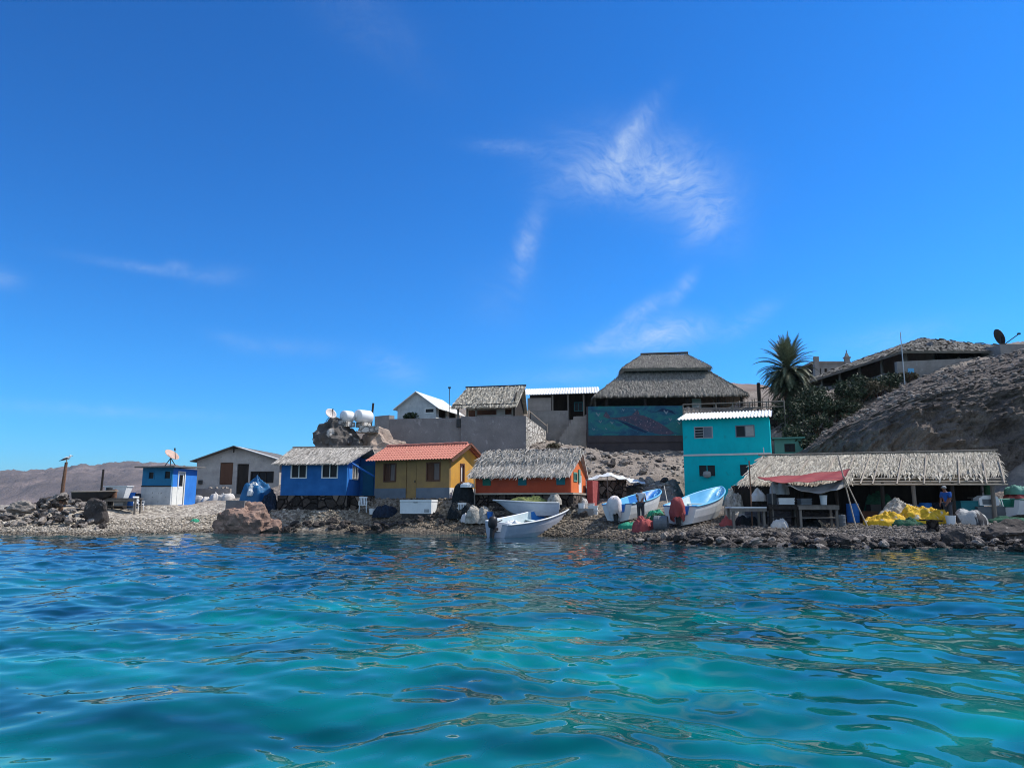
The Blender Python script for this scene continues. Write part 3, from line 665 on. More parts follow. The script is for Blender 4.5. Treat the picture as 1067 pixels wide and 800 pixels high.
# ---- orange house with thatch
th = R(-20); O, L = site(495, 595, 531, 44, th); zf = hgt(O, 515.5); He = hgt(O, 496) + .20; Hr = hgt(O, 467.5) - .30; Dp = 3.4; pad(O, th, L, Dp, O.z + .15)
oh_ = empty('house', O, th, 'orange house with green shutters under a shaggy grey palm thatch', 'house')
MB().b2((-.1, -.1, -.8), (L + .15, Dp + .1, zf)).build('base', M['dark_stone'], oh_)
MB().b2((-.16, -.28, zf + .002), (L + .2, Dp + .1, zf + .10)).build('plinth', M['pale_wood'], oh_)
n0 = set(bpy.data.objects); hw = He - zf - .1
wx = [(L * .08, L * .17, hw * .36, hw * .74), (L * .46, L * .55, hw * .36, hw * .74), (L * .855, L * .945, hw * .36, hw * .74)]
house_walls(oh_, L, Dp, hw, .16, 'shaded_orange_paint', wx, [(.45, 1.2, hw * .55, hw * 1.0 - .03), (1.6, 2.3, .02, hw * .9)], gable=Hr - He, gm='sunlit_orange_paint')
for i, a in enumerate(wx): MB().b2((a[0] + .01, -.03, a[2] + .01), (a[1] - .01, .06, a[3] - .01)).build('shutter', M['green_shutter' if i == 0 else 'blue_green_shutter'], oh_)
window(oh_, .61, 1.36, hw * .55, hw * .97, L, 'pale_green_paint', 'dark_glass', 1, .07, axis='y', out=.035)
MB().b2((L + .02, 1.62, hw * .5), (L + .06, 2.0, hw * 1.15)).build('shutter', M['pale_green_paint'], oh_)
dd = MB().b2((L - .06, 1.80, .03), (L - .01, 2.44, hw * .88)).build('door', M['white_paint'], oh_)
for o in set(bpy.data.objects) - n0:
    if o.parent == oh_: o.location.z += zf + .1
mb = MB(); z0, z1 = He + .05, Hr + .16; sl = (z1 - z0) / (Dp / 2); e = .38
el, er, rr, rl = (-.25, -e, z0 - e * sl), (L + .02, -e, z0 - e * sl), (L + .32, Dp / 2, z1), (-.05, Dp / 2, z1)
mb.slab([el, er, rr, rl], .14); mb.slab([(-.05, Dp / 2 + .003, z1), (L + .32, Dp / 2 + .003, z1), (L + .1, Dp + e, z0 - e * sl), (-.25, Dp + e, z0 - e * sl)], .14)
ridge_thatch(mb, [el, er, rr, rl], 17, 40, .58, .045, .06, .6, .05)
ridge_thatch(mb, [Vector(el).lerp(Vector(rl), .50), Vector(er).lerp(Vector(rr), .50), rr, rl], 8, 40, .58, .045, .12, .6, .05)
rf = mb.build('roof', M['thatch_grey'], oh_)
MB().tube([(-.15, Dp / 2, z1 + .10), (L + .4, Dp / 2, z1 + .10)], .055).build('ridge_pole', M['dark_wood'], rf)
MB().b2((L + .20, 2.9, -.1), (L + .55, Dp + 1.2, He * .80)).build('lean_to', M['cloth_red'], oh_)
# ---- turquoise two storey house
th = R(-20); O, L = site(714, 806, 521, 47, th); H = hgt(O, 437.5); Dp = 4.2; pad(O, th, L, Dp, O.z)
th_ = empty('house', O, th, 'turquoise two storey house with a white corrugated roof edge', 'house')
zm = hgt(O, 474.5); z2a, z2b = hgt(O, 457), hgt(O, 445.5); z1a, z1b = hgt(O, 497), hgt(O, 484.5)
wu = [(L * .14, L * .35, z2a, z2b), (L * .62, L * .83, z2a, z2b)]; wd = [(L * .17, L * .37, z1a, z1b), (L * .64, L * .84, z1a, z1b)]
house_walls(th_, L, Dp, H, .18, 'turquoise_paint', wu + wd, [(1, 2, z2a, z2b)])
MB().b2((-.04, -.05, zm - .05), (L + .03, -.002, zm + .06)).build('band', M['dull_white_sheet'], th_)
f = window(th_, *wu[0], 0, 'metal_grey', 'dark_glass', 1, .04, 3); f = window(th_, *wu[1], 0, 'grey_blue_paint', 'dark_glass', 1, .035)
a = wu[1]; MB().b2(((a[0] + a[1]) / 2 + .03, -.028, a[2] + .04), (a[1] - .04, -.008, a[3] - .04)).build('screen', M['tarp_grey'], th_)
a = wu[0]; MB().b2(((a[0] + a[1]) / 2 + .03, -.028, a[2] + .04), (a[1] - .04, -.008, a[3] - .04)).build('screen', M['grey_blue_paint'], th_)
window(th_, *wd[0], 0, 'turquoise_paint', 'dark_glass', 1, .04); window(th_, *wd[1], 0, 'turquoise_paint', 'dark_glass', 1, .04)
a = wd[0]; MB().lathe([(.0, 0), (.20, .06), (.26, .22), (.20, .40), (.0, .44)], 12, ((a[0] + a[1]) / 2, -.2, a[2] - .08)).build('basin', M['tarp_grey'], th_)
rt = corrugated(MB(), (-.28, -.5, H - .02), (L + .18, -.5, H - .02), (L + .18, Dp + .4, H + .95), (-.28, Dp + .4, H + .95), .21, .045, .03)
rt.build('roof', M['white_sheet'], th_)
# ---- small pale green house
th = R(-18); O, L = site(808, 837, 477, 55, th); H = hgt(O, 457.5); Dp = 2.6; pad(O, th, L, Dp, O.z)
ph = empty('cabin', O, th, 'small pale green cabin beside the turquoise two storey house', 'cabin')
wx = [(L * .36, L * .72, H * .32, H * .72)]
house_walls(ph, L, Dp, H, .14, 'pale_green_paint', wx); window(ph, *wx[0], 0, 'dark_wood', 'dark_glass', 1, .05)
MB().slab([(-.15, -.3, H + .1), (L + .2, -.3, H + .1), (L + .2, Dp + .2, H + .2), (-.15, Dp + .2, H + .2)], .10).build('roof', M['pale_green_paint'], ph)
# ================================================================ up the slope
th = R(-3)
# ---- retaining wall, two bays and a lit return
A, B, C_ = at(405, 470, 60), at(480, 470, 59.2), at(548, 470, 58.4)
rw = empty('retaining_wall', A, 0, 'long dark concrete retaining wall with pale streaks above the red and thatched roofs', 'wall')
def wall_bay(a, b_, zt, zb, t=.45):
    a, b_ = Vector(a) - A, Vector(b_) - A; d = (b_ - a); d.z = 0; n = Vector((-d.y, d.x, 0)).normalized() * t
    vs = [];
    for p in (a, b_, b_ + n, a + n): vs.append((p.x, p.y, zb - A.z))
    for p in (a, b_, b_ + n, a + n): vs.append((p.x, p.y, zt - A.z))
    return MB().add(vs, [(0, 3, 2, 1), (4, 5, 6, 7), (0, 1, 5, 4), (1, 2, 6, 5), (2, 3, 7, 6), (3, 0, 4, 7)])
zt = at(440, 436.5, 60).z
wall_bay(A, B, zt, A.z - 1).build('wall', M['dark_concrete'], rw)
wall_bay(B + Vector((.02, -.25, 0)), C_, at(515, 433.5, 58.6).z, A.z - 1).build('wall', M['dark_concrete'], rw)
Bl = at(390, 452, 61)
wall_bay(Bl, A + Vector((-.03, .05, 0)), at(397, 433, 60.5).z, Bl.z - 1, .6).build('wall', M['concrete'], rw)
E = at(569, 462, 63); n_ = MB(); a, b_ = C_ - A, E - A; z0, z1 = at(548, 433.5, 58.4).z - A.z, at(568, 449, 63).z - A.z
a2, b2 = a + Vector((.02, .02, 0)), b_; nn_ = Vector((-(b2 - a2).y, (b2 - a2).x, 0)).normalized() * .4
bt = -2.5
n_.add([(a2.x, a2.y, bt), (b2.x, b2.y, bt), (b2.x + nn_.x, b2.y + nn_.y, bt), (a2.x + nn_.x, a2.y + nn_.y, bt), (a2.x, a2.y, z0), (b2.x, b2.y, z1), (b2.x + nn_.x, b2.y + nn_.y, z1), (a2.x + nn_.x, a2.y + nn_.y, z0)],
       [(0, 3, 2, 1), (4, 5, 6, 7), (0, 1, 5, 4), (1, 2, 6, 5), (2, 3, 7, 6), (3, 0, 4, 7)])
n_.build('return_wall', M['white_stone'], rw)
MB().tube([a2 + Vector((.2, .3, z0 - a2.z + .5)), b2.lerp(a2, .1) + Vector((.2, 0, z1 - b2.z + .5))], .04).tube([a2 + Vector((.2, .3, z0 - a2.z - .1)), a2 + Vector((.2, .3, z0 - a2.z + .55))], .04).tube([b2 + Vector((.1, -.3, z1 - b2.z - .2)), b2 + Vector((.1, -.3, z1 - b2.z + .6))], .04).build('handrail', M['pale_wood'], rw)
MB().b2((B.x - A.x - .35, -.95, zt - A.z - .75), (B.x - A.x - .0, -.75, zt - A.z - .1)).build('drain', M['plastic_black'], rw)
ZT = zt
# ---- pale gable hut
th = R(-18); O = at(414, 437, 63); O.z = ZT - .15; L = solve_w(O, th, 454); He, Hr = hgt(O, 425), hgt(O, 410) ; Dp = 5.2
hu = empty('hut', O, th, 'small pale gabled hut with a white roof above the concrete retaining wall', 'hut')
MB().wall(L, He, .12, [(L * .72, L * .96, .9, He - .15)]).prism([(0, He + .001), (L, He + .001), (L / 2, Hr)], 0, .12, 'y').build('wall', M['old_white_paint'], hu)
MB().wall(L, He, .12, (), (0, Dp, 0)).prism([(0, He + .001), (L, He + .001), (L / 2, Hr)], Dp, Dp + .12, 'y').build('wall', M['concrete'], hu)
MB().wall(Dp - .14, He, .12, (), (0, .13, 0), 'y').wall(Dp - .14, He, .12, [(.5, 2.2, .6, 1.4), (2.7, 4.4, .6, 1.4)], (L - .12, .13, 0), 'y').build('wall', M['white_paint'], hu)
window(hu, L * .72, L * .96, .9, He - .15, 0, 'white_paint', 'dark_glass', 0)
sl = (Hr - He) / (L / 2); e = .3
mb = MB().slab([(-e, -.35, He + .05 - e * sl), (L / 2, -.35, Hr + .06), (L / 2, Dp + .4, Hr + .06), (-e, Dp + .4, He + .05 - e * sl)], .06)
corrugated(mb, (L + e * 1.5, -.35, He + .05 - e * 1.5 * sl), (L + e * 1.5, Dp + .4, He + .05 - e * 1.5 * sl), (L / 2 + .004, Dp + .4, Hr + .07), (L / 2 + .004, -.35, Hr + .07), .2, .03, .03).build('roof', M['white_sheet'], hu)
# ---- thatched open hut
O = at(476, 434, 61); O.z = ZT - .1; th = R(-12); L = solve_w(O, th, 535); He, Hr = hgt(O, 422), hgt(O, 403.5) + .05; Dp = 3.8
ho = empty('hut', O, th, 'open sided hut with a grey thatched roof and plank gable above the retaining wall', 'hut')
for x in (.08, L * .18, L * .34, L * .98): MB().tube([(x, .1, -.3), (x, .1, He)], .09, 8).build('post', M['grey_wood'], ho)
MB().wall(Dp, He + .4, .1, (), (L + .02, 0, 0), 'y').prism([(0, He + .402), (Dp, He + .402), (Dp / 2, Hr + .1)], L + .02, L + .12, 'x').build('wall', M['dark_wood'], ho)
MB().b2((L * .0, Dp - .1, 0), (L, Dp, He)).build('wall', M['brown_wood'], ho)
MB().b2((L * .36, .05, 0), (L * .96, .15, .5)).b2((L * .7, .06, .501), (L * .85, .14, 1.0)).build('parapet', M['concrete'], ho)
z0, z1 = He + .12, Hr + .16; sl = (z1 - z0) / (Dp / 2); e = .5
el, er, rr, rl = (-.35, -e, z0 - e * sl), (L + .35, -e, z0 - e * sl), (L + .6, Dp / 2, z1), (.3, Dp / 2, z1)
mb = MB().slab([el, er, rr, rl], .12).slab([(.3, Dp / 2 + .003, z1), (L + .6, Dp / 2 + .003, z1), (L + .35, Dp + e, z0 - e * sl), (-.35, Dp + e, z0 - e * sl)], .12)
ridge_thatch(mb, [el, er, rr, rl], 12, 20, .5, .085, .06, .6, .04)
rf = mb.build('roof', M['thatch_pale'], ho)
MB().tube([(.2, Dp / 2, z1 + .08), (L + .7, Dp / 2, z1 + .08)], .07).build('ridge_pole', M['dark_wood'], rf)
MB().tube([(-.3, -e * .6, z0 - e * sl + .25), (L + .3, -e * .6, z0 - e * sl + .25)], .05).build('batten', M['dark_wood'], rf)
# ---- long building with white roof, block wall and steps
O = at(548, 438, 68); th = R(-6); L = solve_w(O, th, 622); H = hgt(O, 412); Dp = 5
lb = empty('building', O, th, 'long low building with a white sheet roof between the thatched hut and the big palapa', 'building')
corrugated(MB(), (-.4, -.5, H), (L + .3, -.5, H + .1), (L + .3, Dp, H + 1.5), (-.4, Dp, H + 1.4), .25, .04, .04).build('roof', M['white_sheet'], lb)
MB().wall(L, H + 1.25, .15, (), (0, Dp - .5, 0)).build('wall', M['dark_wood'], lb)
MB().b2((.15, .0, .9), (L * .36, .12, H - .25)).build('wall', M['concrete'], lb)
for x in (L * .38, L * .6, L * .82, L - .1): MB().tube([(x, .05, -.5), (x, .05, H)], .08).build('post', M['grey_wood'], lb)
window(lb, L * .68, L * .8, 1.0, H - .5, 1.5, 'blue_green_shutter', 'dark_glass', 1)
pad(O, th, L, Dp, O.z)
O = at(553, 450, 64.5); L = solve_w(O, R(-4), 592)
blk = MB().b2((0, 0, -1.2), (L, .3, hgt(O, 428))).build('wall', M['concrete'], None, loc=O, rot=(0, 0, R(-4))); tag(blk, 'plain grey block wall under the long building with the white roof', 'wall')
O = at(583, 458, 62.5); L = solve_w(O, R(-4), 611); h = hgt(O, 434); mb = MB(); n = 7
for i in range(n): mb.b2((L * (i) / n * .62, 0, -1), (L * (i + 1) / n * .62 - .004, 1.6, h * (i + 1) / n))
mb.b2((L * .62, 0, -1), (L, 1.6, h + .02))
tag(mb.build('steps', M['concrete'], None, loc=O, rot=(0, 0, R(-4))), 'grey block stairway climbing to the mural wall', 'steps')
# ---- big palapa
C0 = at(691, 418, 69.5); ze = at(690, 412, 64.5).z; zg = at(660, 424, 66).z; pal = empty('palapa', (C0.x, C0.y, zg), R(-4), 'large two tiered palm thatched palapa above the painted mural wall', 'palapa')
ze -= zg; zmid = at(690, 389, 68).z - zg; zr = at(693, 370, 69.5).z - zg
hx, hy, mx_, my_ = 6.7, 5.2, 3.9, 2.3; rx = 2.1
def hip(mb, z0, hx, hy, z1, mx, my, rows, pm, ln, wd, lf, th=.22, sag=0., sx=0.0):
    c0 = [Vector((-hx, -hy, z0)), Vector((hx, -hy, z0)), Vector((hx, hy, z0)), Vector((-hx, hy, z0))]
    c1 = [Vector((-mx + sx, -my, z1)), Vector((mx + sx, -my, z1)), Vector((mx + sx, my, z1)), Vector((-mx + sx, my, z1))]
    for i in range(4):
        q = [c0[i], c0[(i + 1) % 4], c1[(i + 1) % 4], c1[i]]
        if (q[2] - q[3]).length < .06: q[2] = q[3] + (q[1] - q[0]).normalized() * .06
        mb.slab(q, th)
        k = max(.3, (i % 2 == 0)); ridge_thatch(mb, q, rows, pm, ln, wd, lf, .6, .12)
    return mb
mb = hip(MB(), ze, hx, hy, zmid, mx_ - .1, my_, 22, 20, .5, .075, .06, sx=.1)
mb.b2((-mx_ + .25, -my_ + .12, zmid - .3), (mx_ - .05, my_ - .12, zmid + .75))
rf = mb.build('roof', M['thatch_dark'], pal)
hip(MB(), zmid + .26, mx_ + .12, my_ + .80, zr, rx, .06, 11, 20, .5, .075, .07, .3, sx=.25).build('roof_cap', M['thatch_dark'], pal)
MB().tube([(-rx + .1, 0, zr + .12), (0, 0, zr + .16), (rx + .4, 0, zr + .2)], .12).build('ridge', M['thatch_under'], rf)
for x in (-5.6, -2.2, 1.5, 4.2, 6.2): MB().tube([(x, -4.6, -.8), (x, -4.6, ze + .4)], .12, 8).build('post', M['dark_wood'], pal)
for x in (-5.5, 5.5): MB().tube([(x, 4.6, -.8), (x, 4.6, ze + .4)], .12, 8).build('post', M['dark_wood'], pal)
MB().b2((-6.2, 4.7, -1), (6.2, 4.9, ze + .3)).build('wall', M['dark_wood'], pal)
MB().b2((2.2, -3.0, -.6), (3.0, -2.7, ze - .0)).build('pillar', M['white_paint'], pal)
PADS.append((C0.x, C0.y, 0, 7, 5.5, zg - .3, 1.5))
# ---- mural wall
O = at(612, 470, 61.5); th = R(-3); L = solve_w(O, th, 714); zt_, zb_ = hgt(O, 423.5), hgt(O, 454)
mw = empty('mural_wall', O, th, 'terrace wall painted with a teal undersea mural of a long spotted pink fish', 'wall')
MB().b2((0, .0, -2), (L, .45, zt_)).build('wall', M['dark_plinth'], mw)
m, t, b = newmat('undersea mural'); co = t.coord('Object'); sx, sy, sz = t.sep(co)
nz = t.noise(t.mapping(co, (.5, 1, 1.1)), 1.2, 6, .65, 1.2)
c = t.ramp(nz, [(.30, g3(.004, .035, .085)), (.45, g3(.006, .085, .14)), (.58, g3(.008, .15, .15)), (.70, g3(.015, .11, .09))])
c = t.mix(t.math('MULTIPLY_ADD', t.noise(t.mapping(co, (2.2, 1, 3.2), (0, R(30), 0)), 1.4, 4, .6, 2.), 14, -9.1, clamp=True), c, g3(.16, .22, .26))
t.inp(b.inputs['Base Color'], c); b.inputs['Roughness'].default_value = .8; M['mural'] = m
mu = MB().b2((.12, -.03, zb_), (L - .06, -.002, zt_ + .01)).build('mural', M['mural'], mw)
dm('mural_pink', g3(.10, .07, .10), g3(.03, .05, .085), 2.2, .8, spots=(g3(.30, .21, .23), 6, .60)); dm('mural_pale', g3(.20, .26, .29), g3(.08, .14, .18), 5, .8); dm('mural_navy', g3(.006, .02, .06), g3(.01, .04, .09), 2, .8)
def flat(pts, mk, name='painted_shape', y=-.036):
    return MB().prism([(x * L, zb_ + z * (zt_ - zb_)) for x, z in pts], y, -.0305, 'y').build(name, M[mk], mu)
flat([(.17, .66), (.24, .60), (.33, .62), (.42, .66), (.50, .70), (.58, .68), (.66, .58), (.74, .44), (.82, .27), (.90, .06), (.84, .02), (.72, .05), (.62, .14), (.52, .30), (.42, .45), (.32, .55), (.24, .57)][::-1], 'mural_pink', 'painted_fish')
flat([(.17, .66), (.20, .84), (.245, .62), (.22, .58)], 'mural_pink', 'painted_tail', -.040); flat([(.46, .70), (.53, .88), (.545, .70)], 'mural_pink', 'painted_fin', -.040)
flat([(.30, .55), (.42, .43), (.52, .28), (.62, .12), (.60, .09), (.48, .22), (.38, .40)], 'mural_navy', 'painted_shadow', -.039)
for x, z, s in ((.12, .70, .03), (.38, .86, .018), (.26, .42, .02), (.14, .46, .02), (.86, .52, .022), (.50, .86, .015), (.20, .22, .014), (.95, .4, .02), (.82, .76, .03), (.07, .2, .018)):
    flat([(x - s, z + s * 3), (x - s * .55, z + s * 3.4), (x - s * .1, z + s * .8), (x + s * .5, z + s * 2.6), (x + s * .8, z + s * 2.1), (x + s * .1, z - s * 1.4), (x - s * .2, z - s)][::-1], 'mural_pale', 'painted_coral', -.041)
flat([(.70, .78), (.78, .92), (.88, .84), (.92, .70), (.84, .80), (.76, .82)], 'mural_navy', 'painted_arch', -.038)
MB().b2((.05, -.09, zb_ - .55), (L, -.004, zb_ - .02)).build('ledge', M['dark_plinth'], mw)
# ---- terrace railing to the right
O = at(712, 432, 60); a = at(712, 421.5, 60); z2 = a.z - O.z; E = at(817, 421, 58) - O; E.z = 0
rl_ = empty('railing', O, 0, 'thin wooden railing along the terrace edge behind the turquoise house roof', 'railing')
MB().tube([(0, 0, z2), E + Vector((0, 0, z2))], .05).build('rail', M['grey_wood'], rl_); MB().tube([(0, 0, z2 * .5), E + Vector((0, 0, z2 * .5))], .035).build('rail', M['grey_wood'], rl_)
for i in range(7): p = E * (i / 6); MB().tube([p + Vector((0, 0, -1.2)), p + Vector((0, 0, z2 + .04))], .05).build('post', M['grey_wood'], rl_)
O = at(714, 446, 60.5); L = solve_w(O, R(-8), 822)
tag(MB().b2((0, 0, -3), (L, .5, hgt(O, 432))).build('terrace_wall', M['dark_stone'], None, loc=O, rot=(0, 0, R(-8))), 'dark stone terrace wall directly behind the turquoise house', 'wall')
O = at(745, 430, 66); L = solve_w(O, 0, 800); fz = empty('fence', O, 0, 'rough pole fence on the terrace below the right end of the big palapa', 'fence')
for i in range(15):
    x = L * i / 14 + rng.uniform(-.1, .1); MB().tube([(x, 0, -.6), (x + rng.uniform(-.05, .05), 0, rng.uniform(1.0, 1.6))], .045, 6).build('post', M['grey_wood'], fz)
MB().tube([(0, -.05, .7), (L, -.05, .75)], .035).build('rail', M['grey_wood'], fz)
o = at(792, 432, 64); tag(MB().tube([(0, 0, -.5), (0, 0, hgt(o, 399))], .16, 8).tube([(-.02, 0, hgt(o, 405)), (.8, 0, hgt(o, 403))], .06).build('post', M['dark_wood'], None, loc=o), 'thick dark timber post standing just left of the palm', 'post')
# ---- church behind
O = at(849, 400, 95); L = solve_w(O, 0, 886); zr_ = hgt(O, 378.5)
chh = empty('church', O, 0, 'small stone church with two pinnacled corner towers beyond the palm', 'church')
wh = [(L * .12, L * .20, zr_ - 2.2, zr_ - .7), (L * .30, L * .38, zr_ - 2.2, zr_ - .7), (L * .48, L * .58, zr_ - 1.6, zr_ - .7), (L * .66, L * .74, zr_ - 2.2, zr_ - .7)]
MB().wall(L, zr_, .3, wh, (0, 0, 0)).build('wall', M['concrete'], chh); MB().b2((.05, .6, -1), (L - .05, 6, zr_ - .02)).build('wall', M['dark_stone'], chh)
MB().b2((-.2, -.15, zr_ + .003), (L + .2, 6, zr_ + .25)).build('roof', M['concrete'], chh)
for x, top in ((.0, 372), (L - .6, 370)):
    zt2 = hgt(O, top); (MB().b2((x, -.4, -2), (x + .6, -.004, zt2)) if x == 0 else MB().b2((x, -.4, -2), (x + .6, -.004, zt2 - .5)).b2((x - .1, -.5, zt2 - .49), (x + .7, .1, zt2 - .3)).box((x + .3, -.2, zt2 + .05), (.5, .5, .7), taper=.15)).build('tower', M['concrete'], chh)
MB().tube([(L - .3, -.2, hgt(O, 371.5)), (L - .3, -.2, hgt(O, 365))], .06).build('cross', M['dark_metal'], chh)
# ---- veranda building on the hill top with palapa roof
P0, P1 = Vector((31.4, 80, 0)), Vector((33.5, 62, 0)); zE = 14.55; zF = 12.0
hb = empty('veranda_building', (P1.x, P1.y, zF), 0, 'long hill top building with an open veranda and a dark thatched hip roof', 'building')
l = lambda x, y, z: Vector((x - P1.x, y - P1.y, z - zF))
xr = 43.0; ridge0, ridge1 = (38.8, 68.5, 17.15), (37.2, 77, 16.9)
mb = MB(); zA = zE
cor = {'fl': l(33.1, 61.4, zA - .05), 'fr': l(xr + 1.2, 61.2, zA - .1), 'br': l(xr, 82, zA), 'bl': l(30.9, 82, zA), 'r0': l(*ridge0), 'r1': l(*ridge1)}
r0b = cor['r0'] + Vector((.12, 0, 0))
q1 = [cor['fl'], cor['fr'], r0b, cor['r0']]; q2 = [cor['bl'], cor['fl'], cor['r0'], cor['r1']]; q3 = [cor['fr'], cor['br'], cor['r1'] + Vector((.1, 0, 0)), r0b]; q4 = [cor['br'], cor['bl'], cor['r1'], cor['r1'] + Vector((.1, 0, 0))]
for q in (q1, q2, q3, q4): mb.slab(q, .2)
ridge_thatch(mb, q1, 20, 13, .7, .12, .08, .6, .08); ridge_thatch(mb, q2, 14, 9, .7, .13, .08, .6, .08); ridge_thatch(mb, q3, 8, 5, 1.0, .25, .1, .6, .08)
mb.build('roof', M['thatch_dark'], hb)
for i in range(6):
    p = P1.lerp(P0, (i + .15) / 5.3); MB().tube([l(p.x + .5, p.y, zF - 1), l(p.x + .5, p.y, zE + .2)], .13, 8).build('post', M['grey_wood'], hb)
MB().b2(l(36.8, 63.5, zF - 1), l(37.0, 81, zE + 1.2)).build('wall', M['dark_concrete'], hb)
MB().b2(l(37.1, 63.3, zF - 1), l(42.4, 63.5, zE + .3)).build('wall', M['dark_wood'], hb)
mb = MB(); mb.b2(l(32.0, 62.6, zF - 2.5), l(32.3, 81, zF + .75)); mb.build('parapet', M['concrete'], hb)
fw2 = MB(); a, b2_ = at(962, 395, 61.2), at(1046, 372, 61.2)
n_f = MB().add([l(32.5, 61.3, zF - 1.5), l(43, 61.0, zF - .5), l(43, 61.4, zF - .5), l(32.5, 61.7, zF - 1.5), l(32.5, 61.3, zF + 1.55), l(43, 61.0, zF + 1.95), l(43, 61.4, zF + 1.95), l(32.5, 61.7, zF + 1.55)], [(0, 3, 2, 1), (4, 5, 6, 7), (0, 1, 5, 4), (1, 2, 6, 5), (2, 3, 7, 6), (3, 0, 4, 7)])
n_f.build('front_wall', M['concrete'], hb)
MB().b2(l(36.6, 70, zF + .2), l(36.79, 71.2, zF + 1.6)).build('window', M['tarp_blue'], hb)
MB().box(l(33.6, 61.25, zF + .45), (.5, .06, 1.0), (0, 0, 0)).build('sign', M['boat_sky'], hb)
o = at(943, 402, 59); tag(MB().tube([(0, 0, -.5), (0, 0, hgt(o, 346))], [.05, .035], 8).build('pole', M['galvanised'], None, loc=o), 'tall thin pale mast in front of the hill top veranda', 'pole')
o = at(1057, 370, 60); tag(MB().b2((-1.1, 0, -1), (3, 2.5, hgt(o, 358.5))).build('concrete_block', M['concrete'], None, loc=o), 'plain concrete plinth on the hill crest at the frame edge', 'plinth')
o2 = at(1044, 361, 62); d2 = empty('satellite_dish', o2, 0, 'dark satellite dish seen edge on at the top of the rocky hill', 'satellite dish')
h = hgt(o2, 342); MB().tube([(0, 0, -.6), (0, 0, h * .55)], .07).build('stand', M['dark_metal'], d2)
MB().lathe([(.0, .10), (.38, .04), (.72, -.10), (.73, -.14), (.38, 0), (0, .05)], 20).build('reflector', M['dark_metal'], d2, True, (0, 0, h * .55), (0, R(70), R(-8)))
MB().tube([(.2, 0, h * .1), (1.45, -.1, h * .65)], .04).box((1.5, -.1, h * .68), (.22, .15, .15)).build('feed_arm', M['dark_metal'], d2)
# ================================================================ ground, hill, mountains
exec_ground = True
nx, ny = 640, 380
gx = np.linspace(-82, 82, nx); gy = 24 + (np.linspace(0, 1, ny) ** 1.25) * 92
GX, GY = np.meshgrid(gx, gy)
PADS.append((-1e3, 0, 0, 1, 1, 0, 1))
GZ = gz(GX, GY)
# sinks gently to the deep sea bed on the side of the viewer and far behind
GZ = np.where(GY < 27, GZ - (27 - GY) * .4, GZ)
m, t, b = newmat('beach and dirt'); co = t.coord('Object'); sx, sy, sz = t.sep(co)
n_a = t.noise(co, 9, 5, .7); n_b = t.noise(co, .7, 5, .6); n_c = t.noise(co, 3.1, 4, .6)
vor = t.new('ShaderNodeTexVoronoi'); vor.inputs['Scale'].default_value = 6.5; t.inp(vor.inputs['Vector'], co)
peb = t.ramp(t.math('ADD', t.math('MULTIPLY', t.sep(vor.outputs['Color'])[0], .6), t.math('MULTIPLY', n_a, .4)), [(.2, g3(.15, .135, .12)), (.5, g3(.33, .295, .255)), (.8, g3(.54, .50, .44))])
dirt = t.ramp(t.math('ADD', t.math('MULTIPLY', n_b, .55), t.math('MULTIPLY', n_c, .45)), [(.32, g3(.13, .105, .088)), (.5, g3(.235, .195, .162)), (.68, g3(.345, .29, .24))])
k = t.math('MULTIPLY_ADD', t.math('ADD', sz, t.math('MULTIPLY', n_b, .8)), 1.1, -1.9, clamp=True)
c = t.mix(k, peb, dirt)
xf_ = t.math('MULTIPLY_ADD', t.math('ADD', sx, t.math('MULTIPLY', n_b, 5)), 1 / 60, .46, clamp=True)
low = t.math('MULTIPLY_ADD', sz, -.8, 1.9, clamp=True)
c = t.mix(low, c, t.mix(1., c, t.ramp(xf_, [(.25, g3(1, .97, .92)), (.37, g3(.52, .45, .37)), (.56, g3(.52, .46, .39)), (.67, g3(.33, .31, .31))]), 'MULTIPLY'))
wet = t.math('MULTIPLY_ADD', t.math('ADD', sz, t.math('MULTIPLY', n_c, .22)), -6, 2.0, clamp=True)
c = t.mix(t.math('MULTIPLY', wet, .70), c, g3(.05, .045, .035))
t.inp(b.inputs['Base Color'], c); t.inp(b.inputs['Roughness'], t.math('MULTIPLY_ADD', wet, -.55, .93)); b.inputs['Specular IOR Level'].default_value = .3
bn = t.new('ShaderNodeBump'); bn.inputs['Strength'].default_value = .9; bn.inputs['Distance'].default_value = .08
t.inp(bn.inputs['Height'], t.math('ADD', t.math('MULTIPLY', vor.outputs['Distance'], -.8), n_a)); t.inp(b.inputs['Normal'], bn.outputs[0]); M['ground'] = m
tag(grid_mesh('ground', GX, GY, GZ, m), kind='structure')
